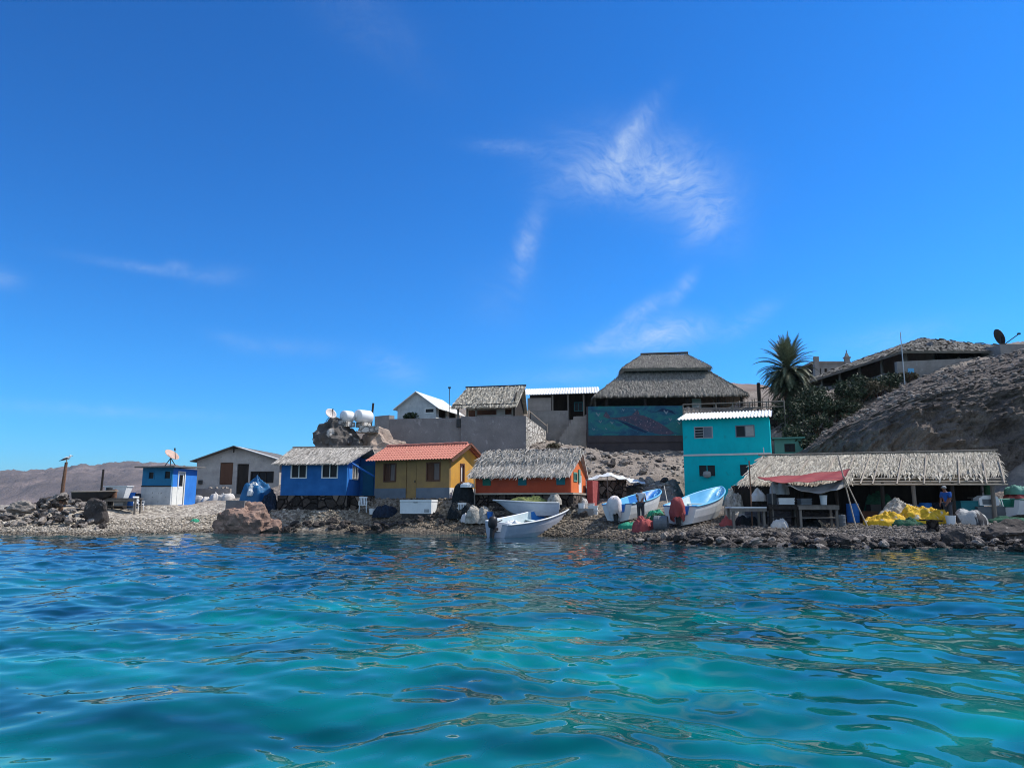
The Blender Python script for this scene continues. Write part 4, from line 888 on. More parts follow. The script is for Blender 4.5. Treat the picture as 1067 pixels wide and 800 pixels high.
# rocky hill on the right
TOP = [(826, 478), (838, 470), (855, 452), (870, 441), (900, 424), (930, 408), (960, 395), (1000, 384), (1040, 374), (1067, 366), (1120, 352), (1220, 340), (1400, 345)]
def lin(tab, x):
    for (a, ya), (b_, yb) in zip(tab, tab[1:]):
        if x <= b_: return ya + (yb - ya) * max(0, (x - a) / (b_ - a))
    return tab[-1][1]
BASE = [(826, 53), (850, 51), (900, 47.5), (950, 45.5), (1067, 44), (1150, 41), (1400, 40)]
cols, rows = 420, 200; HX = np.zeros((rows, cols, 3))
for i in range(cols):
    p = 826 + (1400 - 826) * i / (cols - 1); yt, db = lin(TOP, p), lin(BASE, p)
    ht = 478 - yt; sc = min(1, ht / 55)
    jit = 10 * fbm(np.array([p * .016]), np.array([1.]), 5)[0]
    pr = [at(p, 560, db - 1.2), at(p, 512, db - .1), at(p, yt + ht * .55 + jit, db + .9 * sc), at(p, yt + ht * .30 + jit, db + 2.2 * sc), at(p, yt + ht * .16, db + 4.6 * sc), at(p, yt + ht * .06, db + 8 * sc), at(p, yt, db + 12 * sc), at(p, yt + 1, db + 15 * sc + .5), at(p, yt + 24, db + 17 * sc + 1.5)]
    P = np.array([tuple(v) for v in pr]); seg = len(P) - 1
    for j in range(rows):
        s = j / (rows - 1) * seg; k0 = min(int(s), seg - 1); f = s - k0
        a = P[max(k0 - 1, 0)]; b_ = P[k0]; c_ = P[k0 + 1]; d_ = P[min(k0 + 2, seg)]
        HX[j, i] = .5 * ((2 * b_) + (-a + c_) * f + (2 * a - 5 * b_ + 4 * c_ - d_) * f * f + (-a + 3 * b_ - 3 * c_ + d_) * f ** 3)
U = HX[:, :, 0] * .35 + HX[:, :, 2] * .12; V = HX[:, :, 2] * .5 + HX[:, :, 1] * .42
dsp = fbm(U, V, 3, 6, .55, True) * 1.5 + fbm(U * 3.1 + 3, V * 3.1, 6, 4, .6, True) * .95 + fbm(U * 9, V * 9, 8, 3) * .28
sgn_ = np.clip((np.arange(rows) / rows - .02) * 6, 0, 1)[:, None] * np.clip(1.25 - np.arange(rows) / rows, .35, 1)[:, None]
HX[:, :, 1] -= dsp * sgn_ * .95; HX[:, :, 2] += dsp * sgn_ * .22
m, t, b = newmat('rocky hill'); co = t.coord('Object')
n_a = t.noise(co, .55, 7, .65, .6); n_b = t.noise(co, 2.6, 5, .7); n_c = t.noise(co, 11, 4, .7)
mixn = t.math('ADD', t.math('ADD', t.math('MULTIPLY', n_a, .45), t.math('MULTIPLY', n_b, .3)), t.math('MULTIPLY', n_c, .25))
c = t.ramp(mixn, [(.33, g3(.055, .049, .05)), (.46, g3(.115, .095, .084)), (.57, g3(.205, .17, .145)), (.68, g3(.38, .335, .29))])
t.inp(b.inputs['Base Color'], c); b.inputs['Roughness'].default_value = .95; b.inputs['Specular IOR Level'].default_value = .15
bn = t.new('ShaderNodeBump'); bn.inputs['Strength'].default_value = 1.0; bn.inputs['Distance'].default_value = .18
t.inp(bn.inputs['Height'], t.math('ADD', n_b, t.math('MULTIPLY', n_c, .5))); t.inp(b.inputs['Normal'], bn.outputs[0])
tag(grid_mesh('hill', HX[:, :, 0], HX[:, :, 1], HX[:, :, 2], m, False), kind='structure')
# low brown hill behind the palapa
X, Y = np.meshgrid(np.linspace(20, 110, 120), np.linspace(115, 200, 60)); 
def hz_(px, py, D): return at(px, py, D).z
Zt = np.interp((X / Y) * 770 / 1.0133 + 533.5, [560, 640, 700, 745, 775, 800, 840, 900, 1000], [hz_(700, 450, 150), hz_(700, 440, 150), hz_(700, 405, 150), hz_(745, 394, 150), hz_(775, 396, 150), hz_(800, 397, 150), hz_(830, 406, 150), hz_(860, 425, 150), hz_(860, 450, 150)])
Z = Zt * np.exp(-((Y - 155) / 34) ** 2) + fbm(X * .12, Y * .12, 4, 5) * 3 - 1
M['brown_hill'] = mat('brown hill', g3(.26, .19, .15), g3(.16, .12, .10), .15, .95, .5, 1)
tag(grid_mesh('hill', X, Y, Z, M['brown_hill']), kind='structure')
# distant mountains across the bay
RID = [(-700, 470), (-400, 480), (-200, 488), (-60, 497), (0, 497), (12, 494.5), (30, 495.5), (62, 492), (85, 487.5), (100, 490), (112, 487), (140, 486), (175, 487.5), (215, 493), (260, 490), (320, 500), (400, 503), (500, 509), (640, 515), (800, 512), (1000, 508), (1400, 500)]
na, nr = 700, 90; A_ = np.linspace(-700, 1400, na); Dm = np.linspace(2600, 4300, nr)
PX, DD = np.meshgrid(A_, Dm); XX = (PX - 533.5) / 770 * DD * .9965
top = np.interp(PX, [p for p, _ in RID], [HOR - y for _, y in RID]) / 780 * 3600 * 1.02
prof = np.clip((DD - 2600) / 1000, 0, 1); prof = prof ** .85 * np.where(DD > 3600, np.clip(1 - (DD - 3600) / 1500, 0, 1), 1)
rg = fbm(XX * .0046, DD * .0030, 5, 7, .62, True)
ZZ = top * prof * (1 + 0 * rg) + rg * 120 * prof * (1 - .8 * np.clip(1 - np.abs(DD - 3600) / 250, 0, 1)) + fbm(XX * .011, DD * .011, 12, 5, .6, True) * 40 * prof - 4 + 8 * prof
sp = np.exp(-((PX - 45) / 55) ** 2) * np.exp(-((DD - 2950) / 170) ** 2) * 34
ZZ += sp * (1 + rg)
m, t, b = newmat('mountain rock'); co = t.coord('Object')
c = t.ramp(t.noise(t.mapping(co, (.004, .002, .012)), 1.0, 6, .6, .4), [(.35, g3(.085, .066, .062)), (.5, g3(.14, .108, .098)), (.66, g3(.26, .19, .165))])
t.inp(b.inputs['Base Color'], c); b.inputs['Roughness'].default_value = 1; b.inputs['Specular IOR Level'].default_value = 0
bn = t.new('ShaderNodeBump'); bn.inputs['Strength'].default_value = 1.0; bn.inputs['Distance'].default_value = 25
t.inp(bn.inputs['Height'], t.noise(t.mapping(co, (.02, .012, .02)), 1.0, 7, .65)); t.inp(b.inputs['Normal'], bn.outputs[0])
tag(grid_mesh('mountains', XX, DD, ZZ, m), kind='structure')
# the air: one even box of thin haze from the viewer to beyond the mountains
m = bpy.data.materials.new('haze'); m.use_nodes = True; t = NT(m.node_tree); t.n.remove(t.n['Principled BSDF'])
pv = t.new('ShaderNodeVolumePrincipled'); pv.inputs['Color'].default_value = (.80, .86, .95, 1); pv.inputs['Density'].default_value = .5 / 3600 * .42; pv.inputs['Anisotropy'].default_value = .1
t.l.new(pv.outputs[0], t.n['Material Output'].inputs['Volume'])
tag(MB().b2((-11000, -1000, -12), (14000, 9500, 420)).build('haze', m), kind='stuff')
# ================================================================ rocks
def rock_mesh(seed, sub=3, cuts=9, amp=.16, freq=1.6, ax=(1, 1, 1), fine=.05):
    r = random.Random(seed); bm = bmesh.new(); bmesh.ops.create_icosphere(bm, subdivisions=sub, radius=1)
    pl = [(Vector((r.gauss(0, 1), r.gauss(0, 1), r.gauss(0, 1))).normalized(), r.uniform(.55, .9)) for _ in range(cuts)]
    off = Vector((r.uniform(0, 50), r.uniform(0, 50), r.uniform(0, 50)))
    for v in bm.verts:
        p = v.co.copy()
        for n, dd in pl:
            h = p.dot(n)
            if h > dd: p -= n * (h - dd) * .93
        p *= 1 + amp * mnoise.fractal(p * freq + off, 1., 2., 4) + fine * mnoise.noise(p * 6 + off)
        v.co = Vector((p.x * ax[0], p.y * ax[1], p.z * ax[2]))
    me = bpy.data.meshes.new('rock'); bm.to_mesh(me); bm.free(); return me
def one_rock(name, loc, size, seed, mk, label, cat='rock', sub=4, cuts=10, amp=.2, fine=.06, rz=0, group=None, freq=1.6):
    me = rock_mesh(seed, sub, cuts, amp, freq, size, fine); o = link(name, me, M[mk], None, loc, (0, 0, rz))
    return tag(o, label, cat, group)
VAR = [rock_mesh(100 + i, 3, 11, .26, 2.0, (1, rng.uniform(.65, 1), rng.uniform(.55, .85))) for i in range(12)]
for i, me in enumerate(VAR): me.materials.append(M[['rock_dark', 'rock_dark', 'rock_pale', 'rock_dark', 'rock_pale', 'rock_red'][i % 6]])
def var_of(kind):
    return rng.choice([v for v in VAR if v.materials[0] == M[kind]])
def stone(name, p, r, kind, label, group, cat='rock', squash=1.0):
    o = bpy.data.objects.new(name, var_of(kind)); COL.objects.link(o); o.location = p
    o.rotation_euler = (rng.uniform(-.5, .5), rng.uniform(-.5, .5), rng.uniform(0, 6.28)); k = r * rng.uniform(.85, 1.15)
    o.scale = (k * rng.uniform(.9, 1.3), k, k * squash); return tag(o, label, cat, group)
# left pile: pale broken rocks heaped round the gull post
LP = 'broken pale rock in the heap of rubble around the bird topped post'; LPD = 'dark rock in the heap of rubble around the bird topped post'
for i in range(175):
    px = rng.gauss(58, 28) if i % 3 else rng.uniform(-45, 105); py = rng.uniform(523, 553); px = max(-60, min(106, px)); D = 41.6 + (556 - py) / 34 * 5.2
    q = at(px, py, D); z = gz1(q.x, q.y); r = rng.uniform(.10, .30) * (1.15 if py < 535 else 1.0)
    bump_ = 1.05 * max(0, 1 - abs(px - 66) / 34) * max(0, 1 - abs(D - 44.6) / 2.6)
    pale = rng.random() < .52
    stone('rock', (q.x, q.y, z + r * .25 + bump_), r, 'rock_pale' if pale else 'rock_dark', LP if pale else LPD, 'pale rocks of the left rubble heap' if pale else 'dark rocks of the left rubble heap')
def on_ground(px, py, D, dz=0):
    q = at(px, py, D); return Vector((q.x, q.y, gz1(q.x, q.y) + dz))
one_rock('boulder', on_ground(101, 540, 43.6, .55), (.72, .7, .85), 3, 'rock_dark', 'big rounded dark boulder at the end of the rubble heap beside the plank table', 'boulder')
one_rock('boulder', on_ground(22, 535, 44.5, .25), (.8, .6, .45), 4, 'rock_pale', 'broad low pale boulder at the far end of the rubble heap from the plank table', 'boulder')
one_rock('boulder', on_ground(52, 530, 45.8, .3), (.75, .6, .5), 5, 'rock_dark', 'squat dark boulder just behind the foot of the bird topped post', 'boulder')
# red outcrop at the water's edge
q = on_ground(252, 552, 44.6); one_rock('outcrop', (q.x, q.y, .35), (1.75, 1.2, 1.75), 21, 'rock_red', 'reddish rock outcrop at the waterline with a concrete block on top', 'outcrop', 5, 15, .34, .07, .2)
one_rock('rock', (q.x + 1.55, q.y + .1, .25), (.9, .8, .55), 24, 'rock_red', 'low reddish rock at the right foot of the reddish outcrop', 'rock', 4)
o = at(246, 530, 44.4); tag(MB().box((0, 0, .2), (1.05, .8, .58)).build('concrete_block', M['dark_concrete'], None, loc=o, rot=(0, .03, .15)), 'dark concrete block sitting on top of the reddish outcrop', 'block')
# crag with tanks
q = at(357, 458, 58); crag = one_rock('crag', (q.x, q.y, q.z - .5), (2.25, 1.9, 2.2), 33, 'rock_crag', 'dark craggy rock streaked with white carrying two water tanks', 'crag', 5, 16, .34, .10, .4, None, 1.9)
q2 = at(398, 466, 58.6); one_rock('crag', (q2.x, q2.y, q2.z - .75), (2.5, 1.5, 2.0), 35, 'rock_tan', 'pale lit crag falling towards the red tiled roof below the concrete wall', 'crag', 5, 12, .30, .08, .2, None, 1.7)
for i, (px, py, D, lab) in enumerate([(362, 434, 57.4, 'white water tank lying on the crag, the one beside the satellite dish'), (379, 434, 58.0, 'white water tank lying on the crag, the one beside the dark post')]):
    c = at(px, py, D); tk = empty('water_tank', c, R(52), lab, 'water tank', 'white water tanks on the crag')
    r_ = .52 if i else .46; l_ = .62 if i else .42
    pf = [(0, -l_ - .1), (r_ * .6, -l_ - .08), (r_ * .93, -l_), (r_, -l_ + .08), (r_ * .985, -l_ * .35), (r_, -l_ * .3), (r_, l_ * .3), (r_ * .985, l_ * .35), (r_, l_ - .08), (r_ * .9, l_), (0, l_ + .08)]
    MB().lathe(pf, 24).build('body', M['plastic_white'], tk, True, rot=(0, R(90), 0))
    MB().lathe([(0, 0), (.16, 0), (.16, .07), (0, .09)], 14, (0, 0, 0)).build('cap', M['plastic_white'], tk, False, (-l_ - .08, 0, 0), (0, R(-90), 0))
    MB().b2((-.45, -.4, -r_ - .35), (.45, .4, -r_ + .03)).build('cradle', M['white_stone'], tk)
d3 = at(344, 438, 56.2); dish('satellite_dish', (d3.x, d3.y, d3.z - .1), R(-50), .44, 'pale satellite dish on a tripod on the crag beside the water tanks', 60, 'dish_white')
o = at(386.5, 436, 58.5); tag(MB().tube([(0, 0, -1), (.15, 0, hgt(o, 420))], .085, 8).build('post', M['dark_wood'], None, loc=o), 'short dark post leaning behind the water tanks', 'post')
o = at(376, 446, 57.2); tag(MB().box((.6, 0, -.1), (1.5, .9, .5)).build('concrete_block', M['white_stone'], None, loc=o, rot=(0, 0, .2)), 'pale stone ledge under the water tanks', 'block')
# rocks along the waterline in front of the right hand beach
LB = 'dark wet boulder in the stone bank along the waterline before the long thatched shelter'; LBP = 'pale grey boulder in the stone bank along the waterline before the long thatched shelter'
n = 0
while n < 300:
    px = rng.uniform(655, 1120); ylo = np.interp(px, [p for p, _ in SHORE], [y for _, y in SHORE]); 
    w = rng.random() ** 1.1
    py = ylo + 2 - w * np.interp(px, [655, 720, 880, 940, 1067], [10, 18, 23, 13, 14])
    D = on_z(px, min(py, ylo + 1), 0).y if w < .1 else np.interp(py, [ylo - 26, ylo], [on_z(px, ylo, 0).y + 3.6, on_z(px, ylo, 0).y])
    q = at(px, py, D); z = gz1(q.x, q.y); r = rng.uniform(.11, .25) * (1.3 if rng.random() < .15 else 1)
    pale = rng.random() < .16
    stone('boulder', (q.x, q.y, z + r * .35 + .10 * rng.random() * (w < .6)), r, 'rock_pale' if pale else 'rock_dark', LBP if pale else LB, 'pale boulders of the stone bank' if pale else 'dark boulders of the stone bank', 'boulder', .85); n += 1
for px, py, s_, sd_, lab in [(1052, 556, (1.15, .8, .55), 51, 'largest dark flat topped boulder on the shore at the right end of the stone bank'), (997, 561, (.55, .45, .42), 52, 'dark rounded boulder at the waterline below the white bucket'), (876, 561, (.42, .4, .34), 55, 'dark boulder at the waterline below the leaning poles')]:
    D = on_z(px, 571, 0).y + (1.4 if px > 1040 else .5); q = at(px, py, D); one_rock('boulder', (q.x, q.y, gz1(q.x, q.y) + s_[2] * .45), s_, sd_, 'rock_dark', lab, 'boulder', 4)
# dark stones along the bank under the blue and yellow houses
for i in range(105):
    px = rng.uniform(288, 610); D = 45.3 + rng.uniform(-.6, .5) - (px - 288) * .0125; q = at(px, 531, D); r = rng.uniform(.13, .33)
    stone('rock', (q.x, q.y, gz1(q.x, q.y) + r * .3), r, 'rock_dark', 'dark stone in the row along the bank below the blue, yellow and orange houses', 'dark stones of the bank below the houses')
# loose rubble on the slope between the houses
for i in range(70):
    px, D = rng.choice([(rng.uniform(600, 715), rng.uniform(47.5, 57)), (rng.uniform(556, 640), rng.uniform(53, 59)), (rng.uniform(640, 715), rng.uniform(53, 60))]); x = (px - 533.5) / 770 * D * .99; r = rng.uniform(.10, .42) ** 1.1
    pale = rng.random() < .6
    stone('rock', (x, D, gz1(x, D) + r * .25), r, 'rock_pale' if pale else 'rock_dark', ('pale' if pale else 'dark') + ' loose rock on the bare slope below the mural wall', ('pale' if pale else 'dark') + ' loose rocks on the slope below the mural')
# pebbles: countless small stones over the beach
def pebble_field(name, n, place, smin, smax, m, seed, zf=None):
    r = np.random.default_rng(seed); base = np.array([(1, 0, 0), (-1, 0, 0), (0, 1, 0), (0, -1, 0), (0, 0, 1), (0, 0, -1), (.6, .6, .6), (-.6, .6, .55)], float)[:6]
    ico = bmesh.new(); bmesh.ops.create_icosphere(ico, subdivisions=1, radius=1); iv = np.array([v.co[:] for v in ico.verts]); fi = np.array([[v.index for v in f.verts] for f in ico.faces]); ico.free()
    xy = place(r, n); z = gz(xy[:, 0], xy[:, 1]) if zf is None else zf; keep = z > -.25; xy, z = xy[keep], z[keep]; n = len(z)
    s = smin + (smax - smin) * r.random(n) ** 3; sc = s[:, None] * np.c_[r.uniform(.7, 1.3, n), r.uniform(.7, 1.3, n), r.uniform(.45, .9, n)]
    V = iv[None] * (1 + r.uniform(-.22, .22, (n, len(iv), 1))) * sc[:, None]; a = r.uniform(0, 6.28, n); c, s_ = np.cos(a)[:, None], np.sin(a)[:, None]
    X = V[:, :, 0] * c - V[:, :, 1] * s_; Y = V[:, :, 0] * s_ + V[:, :, 1] * c
    co = np.stack([X + xy[:, :1], Y + xy[:, 1:], V[:, :, 2] + z[:, None] + sc[:, 2:] * .3], -1).reshape(-1, 3)
    F = (fi[None] + (np.arange(n) * len(iv))[:, None, None]).reshape(-1, 3)
    return tag(raw_mesh(name, co, F, m), kind='stuff')
m, t, b = newmat('pebbles'); r_ = t.new('ShaderNodeNewGeometry').outputs['Random Per Island']; co = t.coord('Object'); sx, sy, sz = t.sep(co)
c = t.ramp(r_, [(.0, g3(.10, .088, .075)), (.35, g3(.23, .205, .172)), (.75, g3(.34, .305, .255)), (.96, g3(.52, .48, .42))])
c = t.mix(1., c, t.ramp(t.math('MULTIPLY_ADD', sx, 1 / 60, .5, clamp=True), [(.25, g3(1.1, 1.05, .98)), (.36, g3(.58, .50, .42)), (.56, g3(.58, .51, .43)), (.66, g3(.42, .39, .39))]), 'MULTIPLY')
wet = t.math('MULTIPLY_ADD', sz, -5, 1.4, clamp=True); c = t.mix(t.math('MULTIPLY', wet, .75), c, t.mix(1., c, g3(.25, .22, .18), 'MULTIPLY'))
t.inp(b.inputs['Base Color'], c); b.inputs['Roughness'].default_value = .85; M['pebbles'] = m
sh_pts = np.array([tuple(on_z(px, py, 0)) for px, py in SHORE])
def beach(r, n):
    px = r.uniform(-60, 1130, n); D0 = np.interp(px, [p for p, _ in SHORE], sh_pts[:, 1]); D = D0 - .3 + np.where(px > 655, 1.2 + (r.random(n) < .8) * 1.6, 0) * (r.random(n) < .93) + r.random(n) ** 1.3 * np.interp(px, [0, 200, 290, 560, 640, 1067], [4.4, 4.4, 5.5, 5.5, 6, 6.5]); return np.c_[(px - 533.5) / 770 * D * .987, D]
pebble_field('pebbles', 42000, beach, .02, .095, m, 1)
m, t, b = newmat('rubble'); r_ = t.new('ShaderNodeNewGeometry').outputs['Random Per Island']
c = t.ramp(r_, [(.0, g3(.12, .10, .085)), (.4, g3(.24, .20, .165)), (.8, g3(.33, .28, .235)), (.97, g3(.45, .40, .35))]); t.inp(b.inputs['Base Color'], c); b.inputs['Roughness'].default_value = .9
def slope(r, n):
    px = r.uniform(300, 1060, n); D = r.uniform(46, 66, n); return np.c_[(px - 533.5) / 770 * D * .99, D]
pebble_field('rubble', 9000, slope, .025, .17, m, 2)
# rubble over the lit top of the rocky hill
def on_hill(r, n):
    i = r.integers(5, cols - 200, n); j = (rows * (.40 + .46 * r.random(n))).astype(int); return HX[j, i]
rr_ = np.random.default_rng(4); P = on_hill(rr_, 1500)
m, t, b = newmat('hill rubble'); r_ = t.new('ShaderNodeNewGeometry').outputs['Random Per Island']
c = t.ramp(r_, [(.0, g3(.08, .066, .058)), (.5, g3(.17, .14, .12)), (.9, g3(.26, .22, .19))]); t.inp(b.inputs['Base Color'], c); b.inputs['Roughness'].default_value = .95
pebble_field('rubble', 1500, lambda r, n: P[:, :2], .03, .22, m, 3, P[:, 2])
# ================================================================ plants
def leaf_cloud(mb, c, rad, n, size, seed, lobes=7):
    r = random.Random(seed); L = [(Vector((r.uniform(-.6, .6) * rad[0], r.uniform(-.6, .6) * rad[1], r.uniform(-.2, .6) * rad[2])), r.uniform(.35, .6)) for _ in range(lobes)]
    for i in range(n):
        o, s = r.choice(L); d = Vector((r.gauss(0, 1), r.gauss(0, 1), r.gauss(0, 1))).normalized() * s * r.random() ** .4
        p = Vector(c) + o + Vector((d.x * rad[0], d.y * rad[1], d.z * rad[2]))
        u = Vector((r.gauss(0, 1), r.gauss(0, 1), r.gauss(0, 1))).normalized(); w = u.cross(Vector((r.gauss(0, 1), r.gauss(0, 1), r.gauss(0, 1)))).normalized(); k = size * r.uniform(.5, 1.4)
        mb.add([p - u * k, p + w * k * .4, p + u * k, p - w * k * .4], [(0, 1, 2, 3)])
def bush(px, py, D, w, h, seed, label, mk='leaf_dark', n=900, z=None):
    q = at(px, py, D); zz = gz1(q.x, q.y) if z is None else z; b = empty('bush', (q.x, q.y, zz - .1), 0, label, 'bush', 'bushes on the slope')
    mb = MB(); leaf_cloud(mb, (0, 0, h * .5), (w * .75, w * .6, h * .62), n, .13, seed); mb.build('foliage', M[mk], b)
    st = MB(); r = random.Random(seed)
    for i in range(5): e = Vector((r.uniform(-.5, .5) * w, r.uniform(-.4, .4) * w, h * r.uniform(.5, .9))); st.tube([(0, 0, -.2), e * .5 + Vector((0, 0, .1)), e], [.06, .04, .015], 5)
    st.build('stem', M['brown_wood'], b)
for a in [(835, 445, 55.5, 2.1, 2.4, 1, 'large dark bush filling the gap above the pale green cabin', 'leaf_dark', 1800), (856, 432, 57.5, 1.9, 2.2, 2, 'dark bush between the palm foot and the rocky hill', 'leaf_dark', 1500), (880, 420, 59, 1.9, 2.0, 3, 'dark bush under the near end of the low veranda wall', 'leaf_dark', 1400),
          (903, 409, 60, 2.0, 1.8, 4, 'grey green bush below the veranda posts', 'leaf_dark', 1300), (926, 401, 60, 1.8, 1.6, 5, 'spreading bush below the tall mast', 'leaf_dark', 1200), (948, 391, 60.2, 1.2, 1.0, 6, 'small dry bush beside the pale mast foot', 'leaf_dry', 700),
          (815, 428, 60, 1.5, 1.9, 7, 'dark bush at the left foot of the palm', 'leaf_dark', 1200), (800, 436, 60.5, 1.2, 1.3, 8, 'low bush behind the railing end above the turquoise house', 'leaf_dark', 700), (893, 436, 56, 1.5, .9, 9, 'dry brown shrub on the upper edge of the rocky hill', 'leaf_dry', 800), (915, 424, 56.5, 1.6, .8, 10, 'low dry shrub on the hill crest under the veranda bushes', 'leaf_dry', 800),
          (578, 462, 58.5, .9, .6, 12, 'small dry shrub beside the foot of the lit wall return', 'leaf_dry', 400)]: bush(*a)
for a in [(848, 424, 60, 2.2, 1.9, 21, 'dark bush behind the palm on its right', 'leaf_dark', 1300), (868, 436, 57, 2.0, 1.6, 22, 'dark bush at the middle of the slope below the low veranda wall', 'leaf_dark', 1300), (846, 458, 54.6, 1.5, 1.2, 23, 'low dark shrub against the rocky hill beside the pale green cabin', 'leaf_dark', 900), (885, 424, 58.5, 1.6, 1.3, 24, 'grey brown shrub just above the rocky hill edge', 'leaf_dry', 900), (938, 410, 58.6, 1.4, .8, 25, 'low dry shrub on the rocky hill below the mast', 'leaf_dry', 700), (822, 440, 58, 1.5, 1.6, 26, 'dark shrub right behind the pale green cabin roof', 'leaf_dark', 900), (860, 418, 60.5, 2.4, 2.0, 28, 'broad dark bush on the upper slope under the far veranda posts', 'leaf_dark', 1500), (878, 432, 57.2, 1.9, 1.4, 29, 'dark bush in the middle of the mass above the rocky hill edge', 'leaf_dark', 1200), (838, 430, 58.6, 2.1, 2.0, 30, 'tall dark bush just right of the palm foot', 'leaf_dark', 1400), (915, 411, 59.2, 1.9, 1.3, 31, 'grey dry bush in the row below the near veranda posts', 'leaf_dry', 1000), (852, 448, 55.8, 1.8, 1.5, 32, 'dark bush at the foot of the bush mass, above the cabin roof corner', 'leaf_dark', 1200), (895, 418, 58.8, 2.0, 1.5, 33, 'dark bush at the hill side end of the bush mass', 'leaf_dark', 1200), (972, 392, 58.6, 1.1, .6, 27, 'small dry shrub on the hill below the blue sign', 'leaf_dry', 500)]: bush(*a)
bush(428, 437, 62.2, 1.0, .95, 11, 'dark shrub in front of the small pale gabled hut', 'leaf_dark', 900, ZT - .1)
# palm
q = at(823, 432, 62); zp = gz1(q.x, q.y); pm = empty('palm_tree', (q.x, q.y, zp), 0, 'tall shaggy date palm rising beside the thatched palapa', 'palm'); zc = at(823, 384, 62).z - zp
MB().tube([(0, 0, -.4), (.05, 0, zc * .5), (0, 0, zc)], [.42, .34, .30], 12).build('trunk', M['palm_trunk'], pm)
def frond(mb, base, az, el, L, droop, nl, w, r):
    p = Vector(base); d = Vector((math.cos(az) * math.cos(el), math.sin(az) * math.cos(el), math.sin(el))); pts = [p.copy()]; step = L / 14
    for i in range(14): d = (d + Vector((0, 0, -droop * (i / 14) ** 1.2 * .16))).normalized(); p = p + d * step; pts.append(p.copy())
    mb.tube(pts, [.035 * (1 - i / 16) for i in range(15)], 4)
    for i in range(nl):
        s = .15 + .85 * i / nl; k = min(13, int(s * 14)); f = s * 14 - k; c = pts[k].lerp(pts[k + 1], f); t_ = (pts[k + 1] - pts[k]).normalized()
        side = t_.cross(Vector((0, 0, 1))); side = side.normalized() if side.length > .05 else Vector((1, 0, 0)); upv = side.cross(t_)
        ll = w * math.sin(math.pi * min(1, .18 + s * .8)) * r.uniform(.8, 1.1)
        for sg in (-1, 1):
            e = c + (side * sg * .75 + t_ * .75 + upv * .25).normalized() * ll + Vector((0, 0, -.08 * ll)); h = t_ * .035
            mb.add([c - h, c + h, e], [(0, 1, 2)])
r = random.Random(3); cr = MB()
for i in range(150):
    el = R(88) - (i / 95) ** .85 * R(95) + r.gauss(0, .07); frond(cr, (r.uniform(-.15, .15), r.uniform(-.15, .15), zc - .15 + .5 * max(0, math.sin(el))), i * 2.39996 + r.uniform(-.2, .2), el, r.uniform(2.2, 2.95), .55 + .8 * (1 - max(0, math.sin(el))), 34, .52, r)
cr.build('crown', M['palm_leaf'], pm)
sk = MB()
for i in range(170):
    z = zc * r.uniform(.42, .98); frond(sk, (0, 0, z), r.uniform(0, 6.28), R(r.uniform(-45, 25)), r.uniform(1.8, 2.7), 1.1, 22, .42, r)
sk.build('dead_fronds', M['leaf_dark'], pm)
